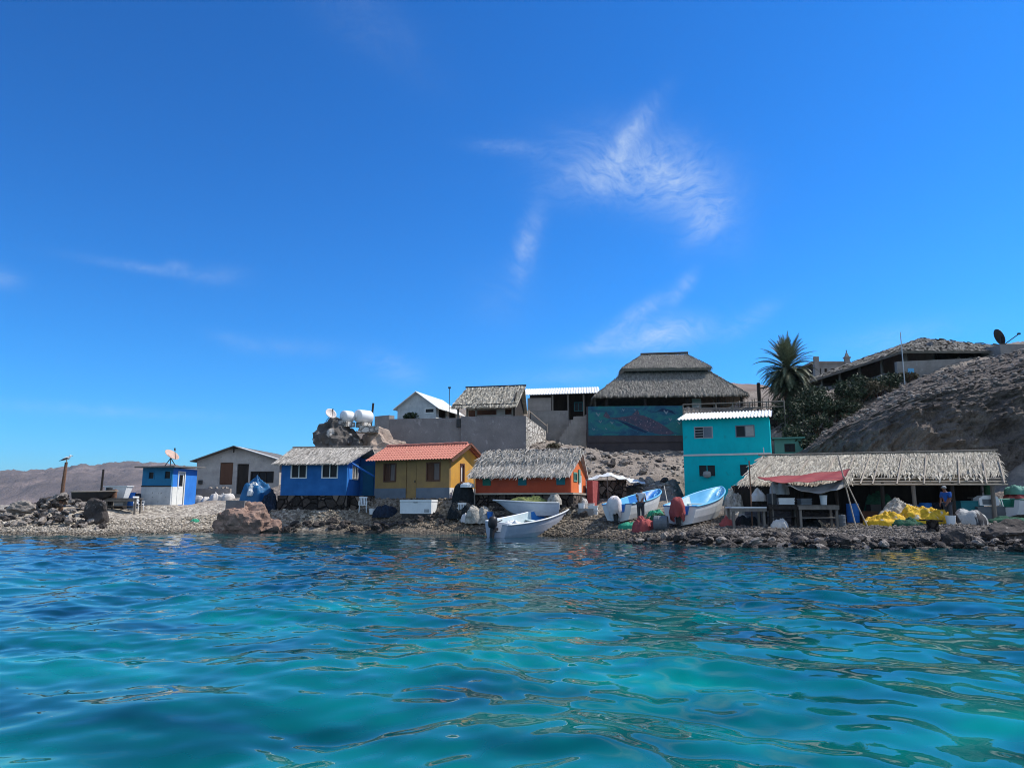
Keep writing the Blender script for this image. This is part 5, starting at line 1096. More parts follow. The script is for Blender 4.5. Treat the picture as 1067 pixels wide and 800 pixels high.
# ================================================================ boats
def panga(loc, rz, L, beam, hs, hb, label, hull='boat_white', inner='boat_inner', rim='boat_white', well='boat_blue', bow=None, group='pangas drawn up at the beach', roll=0., pitch=0., stripe=None, motor=None, name='panga', seats=3):
    o = empty(name, loc, rz, label, 'boat', group); o.rotation_euler = (roll, pitch, rz)
    N = 26
    def sec(t, off=0.):
        b_ = beam / 2 * (.84 + .16 * math.sin(math.pi / 2 * min(1, t / .45))) * (1 if t < .45 else max(0, 1 - ((t - .45) / .55) ** 2.6) ** .75)
        b_ = max(b_, .035); s_ = hs + (hb - hs) * (.25 * t + .75 * t ** 2.4); k_ = 0 if t < .55 else hb * .72 * ((t - .55) / .45) ** 2.3
        h_ = s_ - k_; bi = max(b_ - off, .012); kk = k_ + (off * 2.6 if off else 0)
        pts = [(0, kk), (bi * .70, kk + .13 * h_), (bi * .84, kk + .42 * (s_ - kk)), (bi * .95, kk + .75 * (s_ - kk)), (bi, s_)]
        return [(-y, z) for y, z in pts[::-1]] + pts[1:]
    def X(t, z): return L * t - .0 + (0 if t < .55 else 0)
    def shell(off, flip, t0=0., t1=1.):
        mb = MB(); nn_ = 0
        for i in range(N + 1):
            t = t0 + (t1 - t0) * i / N; p = sec(t, off); nn_ = len(p)
            s_ = p[0][1]; k_ = p[4][1]
            for y, z in p:
                rake = .14 * L * ((t - .6) / .4) ** 2 * ((z - k_) / max(.05, s_ - k_)) if t > .6 else 0
                mb.v.append((L * t * .90 + rake, y, z))
        for i in range(N):
            for j in range(nn_ - 1):
                a = i * nn_ + j; q = (a, a + 1, a + 1 + nn_, a + nn_); mb.f.append(q[::-1] if flip else q)
        return mb, nn_
    mb, nn_ = shell(0, True); hv = list(mb.v); hu_ = mb.build('hull', M[hull], o, False)
    mi, _ = shell(.05, False); mi.build('interior', M[inner], o, False)
    if bow:
        mbw, _ = shell(.055, False, .66, 1.0); mbw.build('bow_lining', M[bow], o, False)
    for sgn, j in ((-1, 0), (1, nn_ - 1)): pass
    rimmb = MB(); pl_ = [Vector(hv[i * nn_]) for i in range(N + 1)] + [Vector(hv[i * nn_ + nn_ - 1]) for i in range(N, -1, -1)]
    rimmb.tube(pl_, .045, 6); rimmb.build('gunwale', M[rim], o, True)
    if stripe:
        st = MB()
        for j0, j1 in ((0, 1), (nn_ - 2, nn_ - 1)):
            for i in range(N):
                q = [Vector(hv[i * nn_ + j0]), Vector(hv[i * nn_ + j1]), Vector(hv[(i + 1) * nn_ + j1]), Vector(hv[(i + 1) * nn_ + j0])]
                sg = -1 if j0 == 0 else 1; f = 1 if j0 == 0 else 0
                if j0 == 0: q = [q[0], q[0].lerp(q[1], .55), q[3].lerp(q[2], .55), q[3]]
                else: q = [q[1].lerp(q[0], .55), q[1], q[2], q[2].lerp(q[3], .55)]
                st.add([v + Vector((0, sg * .008, 0)) for v in q], [(0, 1, 2, 3)] if sg > 0 else [(3, 2, 1, 0)])
        st.build('stripe', M[stripe], o)
    # transom with a cut for the motor
    p = sec(0); w = beam * .24; top = p[0][1]; zc = top - .42 * hs
    poly = list(p) + [(w, top), (w * .8, zc), (-w * .8, zc), (-w, top)]
    MB().prism([(y, z) for y, z in poly], -.03, .05, 'x').build('transom', M[hull], o)
    ww = MB(); ww.b2((.05, -w * .95, hs * .30), (.62, w * .95, hs * .36)); ww.b2((.62, -w * .98, hs * .30), (.68, w * .98, top - .03)); ww.b2((.052, -w - .04, hs * .3), (.62, -w, top - .02)); ww.b2((.052, w, hs * .3), (.62, w + .04, top - .02))
    ww.build('motor_well', M[well], o)
    bd = MB(); bd.tube([(-.035, p[0][0], top), (-.035, -w, top), (-.035, -w * .8, zc), (-.035, w * .8, zc), (-.035, w, top), (-.035, p[-1][0], top)], .03, 6).build('transom_trim', M[well], o)
    for k in range(seats):
        t = .20 + .2 * k; q = sec(t, .06); b_ = q[-1][0] * .93; zt_ = q[-1][1] * .72 + .0
        MB().b2((L * t * .9 - .16, -b_, zt_ - .04), (L * t * .9 + .16, b_, zt_)).build('thwart', M[inner if k else rim], o)
    q = sec(.9, .03); 
    if motor:
        mo = MB(); cz = zc + .06
        c = MB(); c.lathe([(0, 0), (.17, .0), (.21, .12), (.21, .36), (.17, .50), (.08, .56), (0, .57)], 14); cw = [Vector(v) for v in c.v]; c.v = [(v.x * 1.25 - .30, v.y, v.z + cz + .12) for v in cw]
        mo.b2((-.36, -.09, cz - .70), (-.20, .09, cz + .13)).b2((-.24, -.07, cz - .12), (.07, .07, cz + .10)).b2((-.46, -.16, cz - .52), (-.16, .16, cz - .49)).box((-.26, 0, cz - .86), (.50, .13, .15)).box((-.24, 0, cz - 1.0), (.20, .04, .22))
        mt = mo.build('outboard_motor', M['plastic_black'], o); c.build('cowl', M[motor[0]], mt, True)
        pr = MB()
        for a in range(3): pr.box((-.54, math.cos(a * 2.09) * .10, cz - .86 + math.sin(a * 2.09) * .10), (.03, .13, .10), (a * 2.09 + .0, .4, 0))
        pr.build('propeller', M['dark_metal'], mt); MB().tube([(.0, .05, cz + .35), (.55, .12, cz + .42)], .03).build('tiller', M['plastic_black'], mt)
        if motor[1]:
            cv = MB(); prof = [(.05, .74), (.19, .70), (.30, .56), (.34, .34), (.31, .10), (.30, -.10), (.24, -.24)]; n = 18; k = len(cv.v)
            for i, (rr, zz) in enumerate(prof):
                for j in range(n):
                    a = 2 * math.pi * j / n; f = 1 + .22 * math.sin(3 * a + i * .7) * (i / 6) + .10 * math.sin(7 * a + i * 1.3) * (.3 + i / 6)
                    f *= 1 + .35 * mnoise.noise(Vector((math.cos(a) * 1.6, math.sin(a) * 1.6, zz * 3 + len(label)))); cv.v.append((-.28 + rr * f * 1.14 * math.cos(a), rr * f * 1.0 * math.sin(a), cz + zz * .98 + (.14 * math.sin(2 * a + .8) + .06 * math.sin(5 * a) if i > 4 else .05 * math.sin(3 * a + i))))
            for i in range(len(prof) - 1):
                for j in range(n): a, b_ = i * n + j, i * n + (j + 1) % n; cv.f.append((a, a + n, b_ + n, b_))
            cv.f.append(tuple(range(n))); cv.build('motor_cover', M[motor[1]], mt, True)
    return o
def heading(a, b_): return math.atan2(b_.y - a.y, b_.x - a.x)
# a: half afloat, in front
A_, B_ = at(516, 557, 37.6), at(590, 530, 42.4); A_.z = -.20; rz = heading(A_, B_); ba = panga(A_, rz, 6.3, 1.75, .92, 1.55, 'white panga half afloat with its stern and black outboard in the water', 'boat_grey', 'boat_inner', 'boat_white', 'boat_white', 'boat_blue', motor=('plastic_black', None), pitch=-.035, roll=.13)
heap_at = lambda o, x, y, z: o.matrix_basis @ Vector((x, y, z))
# b: grey hull behind, full of net
A_ = at(582, 535, 41.6); gB = gz1(A_.x - 1.5, A_.y); bb = panga((A_.x, A_.y, gB + .12), R(176), 3.5, 1.6, .80, .95, 'short pale grey skiff heaped with olive net in front of the orange house', 'boat_grey', 'boat_inner', 'boat_white', 'boat_white', seats=1, name='skiff', group='small skiffs on the shore')
# c, d: sterns towards the sea
A_ = at(644, 541, 38.2); g_ = gz1(A_.x, A_.y); B_ = at(688, 520, 44.6); bc = panga((A_.x, A_.y, g_ + .06), heading(A_, B_), 6.9, 1.9, .92, 1.5, 'white panga with deep blue lining drawn up beside the stone hut, motor wrapped in white', 'boat_white', 'boat_sky', 'boat_sky', 'boat_blue', 'boat_blue', motor=('plastic_black', 'cloth_white'), pitch=-.04, roll=-.03, stripe=None)
A_ = at(709, 549, 35.4); g_ = gz1(A_.x, A_.y); B_ = at(754, 521, 42.0); bd_ = panga((A_.x, A_.y, g_ + .06), heading(A_, B_), 7.0, 1.9, .92, 1.6, 'white panga with sky blue gunwales in front of the turquoise house, motor wrapped in red', 'boat_white', 'boat_inner', 'boat_sky', 'boat_blue', 'boat_sky', motor=('plastic_black', 'cloth_red'), pitch=-.05, roll=.02)
# small dark skiff on the left by the rubble heap, and one at the right edge
A_ = at(79, 524, 47.5); panga((A_.x, A_.y, gz1(A_.x, A_.y) + .25), R(-8), 2.7, 1.1, .62, .68, 'small dark skiff with a pale gunwale behind the rubble heap and big dark boulder', 'plastic_black', 'brown_wood', 'pale_wood', 'dark_wood', name='skiff', group='small skiffs on the shore', seats=2)
A_ = at(1052, 538, 37.2); er_ = panga((A_.x, A_.y, gz1(A_.x, A_.y) + .1), R(14), 5.0, 1.6, .85, 1.2, 'white and green skiff past the end post of the long thatched shelter', 'boat_white', 'net_green', 'pale_green_paint', 'green_shutter', name='skiff', group='small skiffs on the shore', seats=2)
# ================================================================ soft heaps
def heap(name, loc, size, seed, mk, label, cat, group=None, rz=0, folds=1.0, parts=None, top=.0, n=40, m_=64):
    r = random.Random(seed); off = Vector((r.uniform(0, 90), r.uniform(0, 90), 0)); mb = MB()
    for i in range(n + 1):
        t = i / n
        for j in range(m_):
            a = 2 * math.pi * j / m_; q = Vector((math.cos(a), math.sin(a), 0)) * t; prof = (1 - t ** (2.6 + top)) ** .62
            h = prof * (.86 + .42 * folds * mnoise.noise(q * 1.7 + off) + .16 * folds * mnoise.noise(q * 4.1 + off)) + (.20 * folds * (.4 - abs(mnoise.noise(Vector((q.x * 6 + q.y * 2, q.y * 3 - q.x, 3)) + off))) + .09 * folds * mnoise.noise(q * 9 + off) + .06 * folds * mnoise.noise(q * 19 + off)) * (1 - t * .6)
            e = 1 + .28 * mnoise.noise(Vector((math.cos(a), math.sin(a), 0)) * 1.6 + off)
            mb.v.append((q.x * size[0] * e, q.y * size[1] * e, max(-.12, h * size[2] - .10 * (t > .97))))
    for i in range(n):
        for j in range(m_): a, b_ = i * m_ + j, i * m_ + (j + 1) % m_; mb.f.append((a, a + m_, b_ + m_, b_))
    o = mb.build(name, M[mk], None, True, loc, (0, 0, rz)); return tag(o, label, cat, group)
def hp(name, px, py, D, wpx, hpx, dep, seed, mk, label, cat, dz=0, **k):
    s = D * 1.01 / 770; p = on_ground(px, py, D, dz); return heap(name, p, (wpx * s / 2, dep, hpx * s), seed, mk, label, cat, **k)
o = hp('net_heap', 0, 0, 1, 1, 1, 1, 0, 'net_olive', 'x', 'net') if False else None
heap('sack', heap_at(ba, 1.5, .1, .55), (.55, .45, .42), 40, 'tarp_white', 'white cloth bundle lying in the stern of the panga half afloat', 'cloth', None, .3)
p = heap_at(bb, 1.6, 0, .72); heap('net_heap', p, (1.25, .55, .42), 3, 'net_olive', 'olive green fishing net heaped in the pale grey skiff', 'net', None, .05)
p = heap_at(bb, .22, 0, .80); heap('net_heap', p, (.42, .45, .52), 4, 'net_pale', 'pale bundled net at the end of the pale grey skiff', 'net')
hp('tarp_pile', 266, 529, 49.3, 34, 29, .9, 6, 'tarp_blue', 'blue tarpaulin bundled over a tall pile before the grey gabled house', 'tarpaulin', folds=.7, top=1.2)
q = on_ground(264, 529, 48.9, 1.05); heap('tarp_sheet', (q.x, q.y, q.z), (.62, .5, .70), 7, 'tarp_white', 'white sheet thrown over the top of the blue tarpaulin pile', 'sheet', None, 0, 1.2)
hp('net_heap', 281, 536, 46.8, 22, 20, .6, 8, 'net_dark_blue', 'dark blue net heap against the left corner of the bright blue house', 'net', folds=1.2)
hp('net_heap', 485, 537, 43.0, 36, 15, .7, 9, 'net_black', 'black green net heap on the bank right of the white chest freezer', 'net')
hp('net_heap', 500, 536, 42.3, 31, 15, .6, 10, 'net_pale', 'pale grey net heap trailing beside the black green net', 'net', folds=1.5)
hp('net_heap', 402, 529, 45.2, 26, 11, .5, 11, 'net_dark_blue', 'dark tarpaulin bundle on the ground left of the white chest freezer', 'tarpaulin')
hp('net_heap', 925, 545, 35.4, 50, 11, .8, 12, 'net_yellow', 'yellow net heap lying lowest beside the leaning poles', 'net', folds=1.5)
hp('net_heap', 961, 545, 35.4, 54, 17, .8, 13, 'net_yellow', 'larger yellow net heap next to the man in the blue shirt', 'net', folds=1.5)
hp('net_heap', 938, 543, 36.4, 50, 18, .7, 14, 'net_pale', 'pale grey net heap behind the two yellow nets', 'net', folds=1.3)
hp('net_heap', 945, 546, 34.7, 34, 7, .4, 15, 'net_green', 'low dark green net between the two yellow nets', 'net', folds=1.3)
o = hp('tarp_heap', 1010, 547, 35.2, 36, 16, .8, 16, 'tarp_striped', 'grey tarpaulin heap with dark stripes beside the white bucket', 'tarpaulin', folds=.5)
hp('net_heap', 1052, 543, 35.6, 46, 6, .4, 17, 'net_green', 'flat green net spread before the white and green skiff', 'net')
hp('cloth_heap', 671, 549, 35.9, 23, 13, .6, 18, 'cloth_red', 'faded red cloth heap between the two beached pangas', 'cloth', folds=.8)
hp('net_heap', 686, 541, 37.8, 18, 7, .4, 19, 'net_green', 'green rope heap behind the grey drum between the beached pangas', 'rope', folds=1.2); M['net_bright'] = mat('bright green net', g3(.03, .34, .20), g3(.02, .20, .12), 5, .8, .5, 20)
hp('net_heap', 656, 545, 37.0, 22, 5, .35, 20, 'net_bright', 'bright green net lying under the panga with the white wrapped motor', 'net'); hp('net_heap', 683, 538, 38.6, 16, 7, .35, 22, 'net_bright', 'bright green net behind the faded red cloth heap', 'net')
for i, (px, py, s_, lab) in enumerate([(206, 524, .5, 'white sack at the left end of the low grey block wall'), (215, 525, .42, 'half empty white sack in front of the low grey block wall'), (224, 522, .55, 'full white sack leaning on the low grey block wall'), (232, 521, .45, 'white sack at the right end of the low grey block wall'), (238, 517, .5, 'white sack nearest the dark doorway of the grey house')]):
    q = on_ground(px, py, 54.2 - i * .1); heap('sack', q, (s_, s_ * .7, s_ * .95), 60 + i, 'sacking', lab, 'sack', None, i, .7, n=14, m_=28)
# stones on the low wall
for i, px in enumerate((219, 226, 233, 236)): q = at(px, 508.5, 55.15); stone('rock', q, .17, 'rock_pale', 'pale stone laid along the top of the low grey block wall', 'stones on the low block wall')
# ================================================================ small things
def crate(px, py, D, w, d, h, mk, label, rz=0, cat='crate', z=None, name='crate', slats=True):
    q = at(px, py, D); zz = gz1(q.x, q.y) if z is None else z; o = empty(name, (q.x, q.y, zz), rz, label, cat); t = .03
    MB().b2((-w / 2, -d / 2, 0), (w / 2, d / 2, t)).b2((-w / 2, -d / 2, t + .001), (w / 2, -d / 2 + t, h)).b2((-w / 2, d / 2 - t, t + .001), (w / 2, d / 2, h)).b2((-w / 2, -d / 2 + t + .001, t + .001), (-w / 2 + t, d / 2 - t - .001, h)).b2((w / 2 - t, -d / 2 + t + .001, t + .001), (w / 2, d / 2 - t - .001, h)).build('body', M[mk], o)
    r_ = MB(); e = .025
    for z0 in (h - .05, h * .45): r_.b2((-w / 2 - e, -d / 2 - e, z0), (w / 2 + e, -d / 2 - .002, z0 + .05)).b2((-w / 2 - e, d / 2 + .002, z0), (w / 2 + e, d / 2 + e, z0 + .05)).b2((-w / 2 - e, -d / 2, z0), (-w / 2 - .002, d / 2, z0 + .05)).b2((w / 2 + .002, -d / 2, z0), (w / 2 + e, d / 2, z0 + .05))
    r_.build('rim', M[mk], o); return o
def drum(px, py, D, r_, h, mk, label, cat='drum', lying=None, z=None, name='drum', taper=1.0):
    q = at(px, py, D); zz = gz1(q.x, q.y) if z is None else z; o = empty(name, (q.x, q.y, zz), 0, label, cat)
    b_ = MB().lathe([(r_ * .96, 0), (r_ * taper, .03), (r_ * taper, h * .32), (r_ * 1.03, h * .34), (r_ * 1.03, h * .37), (r_, h * .39), (r_, h * .63), (r_ * 1.03, h * .65), (r_ * 1.03, h * .68), (r_, h * .70), (r_, h - .03), (r_ * .95, h), (r_ * .93, h - .03)], 18)
    kw = dict(loc=(0, 0, r_), rot=(R(90), 0, lying)) if lying is not None else {}
    bo = b_.build('body', M[mk], o, False, **kw); MB().lathe([(r_ * .25, 0), (r_ * .25, .04), (0, .05)], 10, (r_ * .4, 0, h - .03)).build('bung', M[mk], bo); return o
def bucket(px, py, D, r_, h, mk, label, z=None):
    q = at(px, py, D); zz = gz1(q.x, q.y) if z is None else z; o = empty('bucket', (q.x, q.y, zz), 0, label, 'bucket')
    MB().lathe([(r_ * .78, 0), (r_, h), (r_ * 1.06, h), (r_ * 1.06, h + .025), (r_ * .96, h + .025), (r_ * .74, .03)], 18).build('body', M[mk], o)
    MB().tube([(math.cos(a) * r_, .0 + .1 * math.sin(a), h + .02 - math.sin(a) * r_ * .6) for a in [math.pi * i / 8 for i in range(9)]], .012, 5).build('handle', M['dark_metal'], o); return o
def table(px, py, D, w, d, h, mk, label, rz=0, tiers=1, cat='table', top='grey_wood', name='table'):
    q = at(px, py, D); o = empty(name, (q.x, q.y, gz1(q.x, q.y)), rz, label, cat)
    tp = MB(); n = 4
    for i in range(n): tp.b2((-w / 2, -d / 2 + d * i / n, h - .05), (w / 2, -d / 2 + d * (i + 1) / n - .015, h + rng.uniform(0, .012)))
    tp.build('tabletop', M[top], o)
    for x in (-w / 2 + .12, w / 2 - .12):
        for y in (-d / 2 + .08, d / 2 - .08): MB().b2((x - .05, y - .05, -.4), (x + .05, y + .05, h - .052)).build('leg', M[mk], o)
    if tiers > 1: MB().b2((-w / 2 + .06, -d / 2 + .02, h * .42), (w / 2 - .06, d / 2 - .02, h * .46)).build('shelf', M[mk], o)
    MB().b2((-w / 2 + .02, -d / 2 - .03, h - .2), (w / 2 - .02, -d / 2 - .002, h - .06)).build('apron', M[mk], o); return o
def chair(px, py, D, mk, label, rz=0, z=None):
    q = at(px, py, D); zz = gz1(q.x, q.y) if z is None else z; o = empty('chair', (q.x, q.y, zz), rz, label, 'chair')
    MB().box((0, 0, .43), (.46, .46, .04)).build('seat', M[mk], o); b_ = MB()
    for i in range(5): b_.box((-.18 + .09 * i, .24, .68), (.05, .03, .42), (-.12, 0, 0))
    b_.box((0, .27, .90), (.50, .035, .08)).build('backrest', M[mk], o)
    for x in (-.2, .2):
        for y in (-.2, .2): MB().tube([(x * 1.1, y * 1.1, 0), (x, y, .41)], .025, 6).build('leg', M[mk], o)
        MB().tube([(x * 1.2, .22, .66), (x * 1.2, -.2, .64), (x * 1.15, -.2, .42)], .025, 6).build('armrest', M[mk], o)
    return o
# freezer
q = on_ground(433, 529, 43.6, .22); fr = empty('chest_freezer', q, R(-16), 'white chest freezer lying on the bank in front of the yellow house', 'freezer')
MB().b2((-.98, 0, .06), (.98, .95, .74)).build('body', M['plastic_white'], fr); MB().b2((-1.0, -.025, .745), (1.0, .96, .86)).build('lid', M['plastic_white'], fr)
MB().b2((-.9, .06, -.3), (.9, .9, .058)).build('plinth', M['dark_metal'], fr); MB().b2((-.12, -.055, .70), (.12, -.026, .74)).build('handle', M['metal_grey'], fr); MB().b2((.55, -.012, .14), (.85, -.002, .32)).build('vent', M['metal_grey'], fr)
# left work area
table(128, 536, 47.6, 2.1, .8, .85, 'grey_wood', 'weathered grey plank work table on the pebbles left of the blue and white shed', R(-3), 2)
o = at(105, 514, 50); tag(MB().tube([(0, 0, -1.2), (.04, 0, 1.6)], [.085, .07], 8).build('post', M['dark_wood'], None, loc=o), 'plain dark post standing between the rubble heap and the shed', 'post')
q = at(122.5, 519.5, 48.6); fb = empty('fish_box', (q.x, q.y, q.z), 0, 'white flared fish box standing behind the grey plank work table', 'fish box')
MB().add([(-.52, -.3, 0), (.52, -.3, 0), (.52, .3, 0), (-.52, .3, 0), (-.7, -.4, .78), (.74, -.4, .78), (.74, .4, .78), (-.7, .4, .78)], [(0, 3, 2, 1), (4, 5, 6, 7), (0, 1, 5, 4), (1, 2, 6, 5), (2, 3, 7, 6), (3, 0, 4, 7)]).build('body', M['plastic_white'], fb); MB().b2((-.75, -.45, .785), (.79, .45, .83)).build('lid', M['plastic_white'], fb); MB().b2((-.5, -.28, -1.0), (.5, .28, -.004)).build('stand', M['dark_wood'], fb)
zt_ = gz1(*at(128, 536, 47.6).xy) + .86
drum(113, 518, 47.6, .20, .66, 'plastic_black', 'black drum on the grey plank table, left of the white fish box', z=zt_); drum(119, 518, 47.5, .15, .55, 'rust_post', 'narrow rusty can on the grey plank table before the white fish box', 'can', z=zt_, name='can')
drum(136, 527, 49.4, .27, .9, 'plastic_blue', 'dark blue drum between the fish box and the blue and white shed'); drum(142, 526.5, 49.6, .24, .75, 'net_dark_blue', 'navy drum touching the left wall of the blue and white shed')
chair(144, 529, 48.6, 'plastic_white', 'white plastic chair beside the left wall of the blue and white shed', R(70))
crate(125, 531, 47.6, .6, .5, .35, 'tarp_grey', 'grey crate on the lower shelf of the plank work table', z=zt_ - .46)
# gull and its post
q = at(63, 531, 45.2); pt = MB().tube([(0, 0, -.4), (.02, 0, 1.5), (.08, 0, hgt(q, 481.5))], [.13, .11, .085], 9).build('post', M['rust_post'], None, loc=q); tag(pt, 'thick rusty brown post in the rubble heap with a bird on top', 'post')
gp = Vector((q.x + .08, q.y, q.z + hgt(q, 481.5))); gu = empty('gull', gp, R(15), 'white headed gull with dark wings perched on the rusty brown post', 'gull')
bd = MB(); sc_ = [(-.26, .10, .02), (-.18, .15, .055), (-.06, .20, .095), (.06, .235, .10), (.13, .28, .075), (.16, .33, .055), (.18, .375, .062), (.215, .385, .05), (.245, .38, .018)]
bd.tube([(x, 0, z + .02) for x, z, _ in sc_], [r for _, _, r in sc_], 10).build('body', M['bird_white'], gu, True)
for sg in (-1, 1): MB().add([(.10, sg * .085, .30), (.04, sg * .12, .20), (-.16, sg * .09, .12), (-.42, sg * .02, .06), (-.20, sg * .055, .20), (.0, sg * .07, .30), (-.02, sg * .125, .24)], [(0, 1, 6), (1, 2, 6), (2, 3, 4), (2, 4, 6), (4, 5, 6), (5, 0, 6)]).build('wing', M['bird_dark'], gu)
MB().tube([(.255, 0, .40), (.31, 0, .392), (.335, 0, .378)], [.018, .014, .004], 6).build('beak', M['beak'], gu)
for sg in (-1, 1): MB().tube([(.0, sg * .035, .16), (.01, sg * .035, .01)], .010, 5).box((.03, sg * .035, .008), (.07, .05, .012)).build('leg', M['beak'], gu)
# yellow house corner
hp('covered_pile', 483.5, 522, 43.9, 22, 27, .6, 25, 'net_black', 'tall dark tarpaulin covered pile at the right gable of the yellow house', 'tarpaulin', folds=.3, top=1.6)
q = on_ground(487, 521, 43.6, 1.28); heap('sheet', q, (.42, .40, .22), 26, 'tarp_white', 'white sheet capping the dark covered pile at the yellow gable', 'sheet', None, 0, .5)
chair(480, 527, 42.8, 'plastic_white', 'white plastic chair in front of the dark covered pile at the yellow gable', R(200)); hp('cloth_heap', 486, 526, 42.6, 14, 10, .35, 27, 'cloth_white', 'pinkish white cloth bundle beside the chair at the yellow gable', 'cloth')
o = on_ground(495, 531, 43.2); tag(MB().tube([(0, 0, -.4), (-.08, 0, hgt(o, 492))], .035, 6).build('pole', M['grey_wood'], None, loc=o), 'thin upright pole between the yellow house and the orange house', 'pole')
bucket(510.5, 530, 41.9, .17, .36, 'plastic_blue', 'small bright blue bucket by the pale grey net heap', gz1(*at(510.5, 530, 41.9).xy) + .25)
bucket(388, 527, 45.2, .2, .34, 'plastic_white', 'white bucket at the foot of the step beside the blue house'); chair(378, 530, 45.4, 'plastic_white', 'white plastic chair on the bank by the blue porch step', R(10))
# stone hut with white tarp
th = R(-8); O, L = site(618, 653, 521, 46.5, th); h_ = hgt(O, 499); O.z = min(O.z, gz1(O.x, O.y)) ; h_ = hgt(O, 500)
sh_ = empty('stone_hut', O, th, 'low dark stone hut with a white tarpaulin roof between the orange house and the boats', 'hut')
MB().b2((0, 0, -.4), (L, 2.0, h_)).build('wall', M['stone_wall'], sh_)
mb = MB(); n = 16
for i in range(n + 1):
    for j in range(9):
        x = -.45 + (L + .9 + .7) * i / n; y = -.5 + 2.9 * j / 8; z = h_ + .42 - abs(x - L * .45) * .26 + .07 * math.sin(i * 1.9 + j) + (-.16 if j == 0 else 0) + rng.uniform(-.03, .03)
        mb.v.append((x, y, max(z, h_ - .25 if x > L else h_ + .02)))
for i in range(n):
    for j in range(8): a = i * 9 + j; mb.f.append((a, a + 9, a + 10, a + 1))
k_ = len(mb.v); mb.v += [(x, y, z - .03) for x, y, z in mb.v]; mb.f += [(a + k_, d_ + k_, c_ + k_, b2 + k_) for a, b2, c_, d_ in mb.f]
mb.build('tarp_roof', M['tarp_white'], sh_, True)
MB().tube([(.95, -.42, -.5), (.9, -.42, h_ + .2)], .035, 6).build('prop', M['grey_wood'], sh_); MB().tube([(-.3, -.42, -.5), (-.35, -.42, h_ + .1)], .035, 6).build('prop', M['grey_wood'], sh_)
for px, py, D, k, lab in [(606, 533, 41.6, 0, 'open white bucket beside the base corner of the orange house'), (616, 530, 42.6, 1, 'white bucket under the left prop of the white tarpaulin roof')]: bucket(px, py, D, .2, .36, 'plastic_white', lab)
crate(610, 535, 41.0, .7, .5, .4, 'tarp_grey', 'grey crate on the sand beside the panga with the white wrapped motor', .3); crate(618, 534, 41.2, .5, .4, .5, 'plastic_white', 'white crate in front of the stone hut near the panga', -.2)
hp('net_heap', 606, 524, 43.8, 14, 10, .3, 30, 'sacking', 'pinkish sack heap beside the red lean-to of the orange house', 'sack')
drum(682, 552.5, 35.2, .36, .62, 'plastic_grey', 'blue grey drum lying on the shingle beside the faded red cloth', lying=R(70))
hp('net_heap', 766, 545, 37.6, 20, 30, .5, 32, 'net_pale', 'pale net bundle hanging at the bow of the panga with the red wrapped motor', 'net', folds=1.2, top=1.); hp('net_heap', 778, 549, 35.6, 24, 10, .4, 33, 'net_black', 'dark net heap in front of the white plank table', 'net'); hp('net_heap', 757, 551, 35.3, 16, 9, .35, 34, 'cloth_red', 'rust red net heap beside the hull of the panga with the red wrapped motor', 'net')
# ================================================================ long thatched shelter
th = R(-2); O, L = site(790, 1041, 545, 37.6, th); O.z = .80; ram = empty('shelter', O, th, 'long open fishing shelter with a patchy pale palm thatch at the rocky hill foot', 'shelter')
He = at(900, 503, 37.4).z - O.z; Hr = at(900, 475, 40.2).z - O.z + .08; Dp = 5.2
for i in range(7):
    x = .1 + (L - .2) * i / 6; x += .35 if i == 3 else 0
    MB().tube([(x, .1, -.6), (x + rng.uniform(-.06, .06), .1, He + .05)], .10, 8).build('post', M['grey_wood' if i in (4, 6) else 'dark_wood'], ram)
    if i % 2 == 0: MB().tube([(x, Dp - .3, -.6), (x, Dp - .3, He)], .09, 8).build('post', M['dark_wood'], ram)
el, er, rr, rl = Vector((-1.0, -.45, He - .12)), Vector((L + .35, -.45, He - .08)), Vector((L + 1.75, Dp / 2, Hr + .1)), Vector((1.15, Dp / 2, Hr - .12))
P_ = lambda u, v: el.lerp(er, u).lerp(rl.lerp(rr, u), v)
mb = MB()
mb.slab([P_(0, .02), P_(.42, .02), P_(.42, 1), P_(0, 1)], .07); mb.slab([P_(.422, .34), P_(1, .30), P_(1, 1), P_(.422, 1)], .07)
mb.slab([rl + Vector((0, .01, 0)), rr + Vector((0, .01, 0)), Vector((L + 1.4, Dp + .4, He)), Vector((1.9, Dp + .4, He))], .07)
ridge_thatch(mb, [P_(0, 0), P_(.42, 0), P_(.42, 1), P_(0, 1)], 17, 38, .62, .045, .05, .7, .03)
ridge_thatch(mb, [P_(.42, .32), P_(1, .25), P_(1, 1), P_(.42, 1)], 13, 38, .62, .045, .05, .7, .03)
for u0, u1, v0 in ((.46, .50, .16), (.60, .68, .14), (.71, .80, .12), (.84, .93, .10)): ridge_thatch(mb, [P_(u0, v0), P_(u1, v0), P_(u1, .4), P_(u0, .4)], 3, 9, .5, .10, .10, .7, .08)
rf = mb.build('roof', M['thatch_pale'], ram)
n = Vector((0, -.5, .86))
pl_ = MB()
for v in (.0, .09, .18): pl_.tube([P_(-.0, v) - n * .02, P_(.5, v) + n * .02, P_(1, v) - n * .02], .045, 6)
pl_.build('purlin', M['pale_wood'], rf); MB().tube([rl + n * .10 - Vector((.2, 0, 0)), rr + n * .12 + Vector((.1, 0, 0))], .055, 6).build('ridge_pole', M['grey_wood'], rf)
for u in (.05, .20, .31, .39, .455, .50, .59, .69, .82, .92, .985): bt = MB().tube([P_(u, -.03) + n * .10, P_(u + .012, rng.uniform(.6, .98)) + n * .14], .035, 6); bt.build('batten', M['pale_wood'], rf)
MB().b2((.2, Dp - .2, -.5), (L, Dp - .1, He)).build('back_wall', M['dark_wood'], ram); MB().b2((L - .05, 1.2, -.5), (L + .03, Dp - .3, He)).build('side_wall', M['dark_wood'], ram)
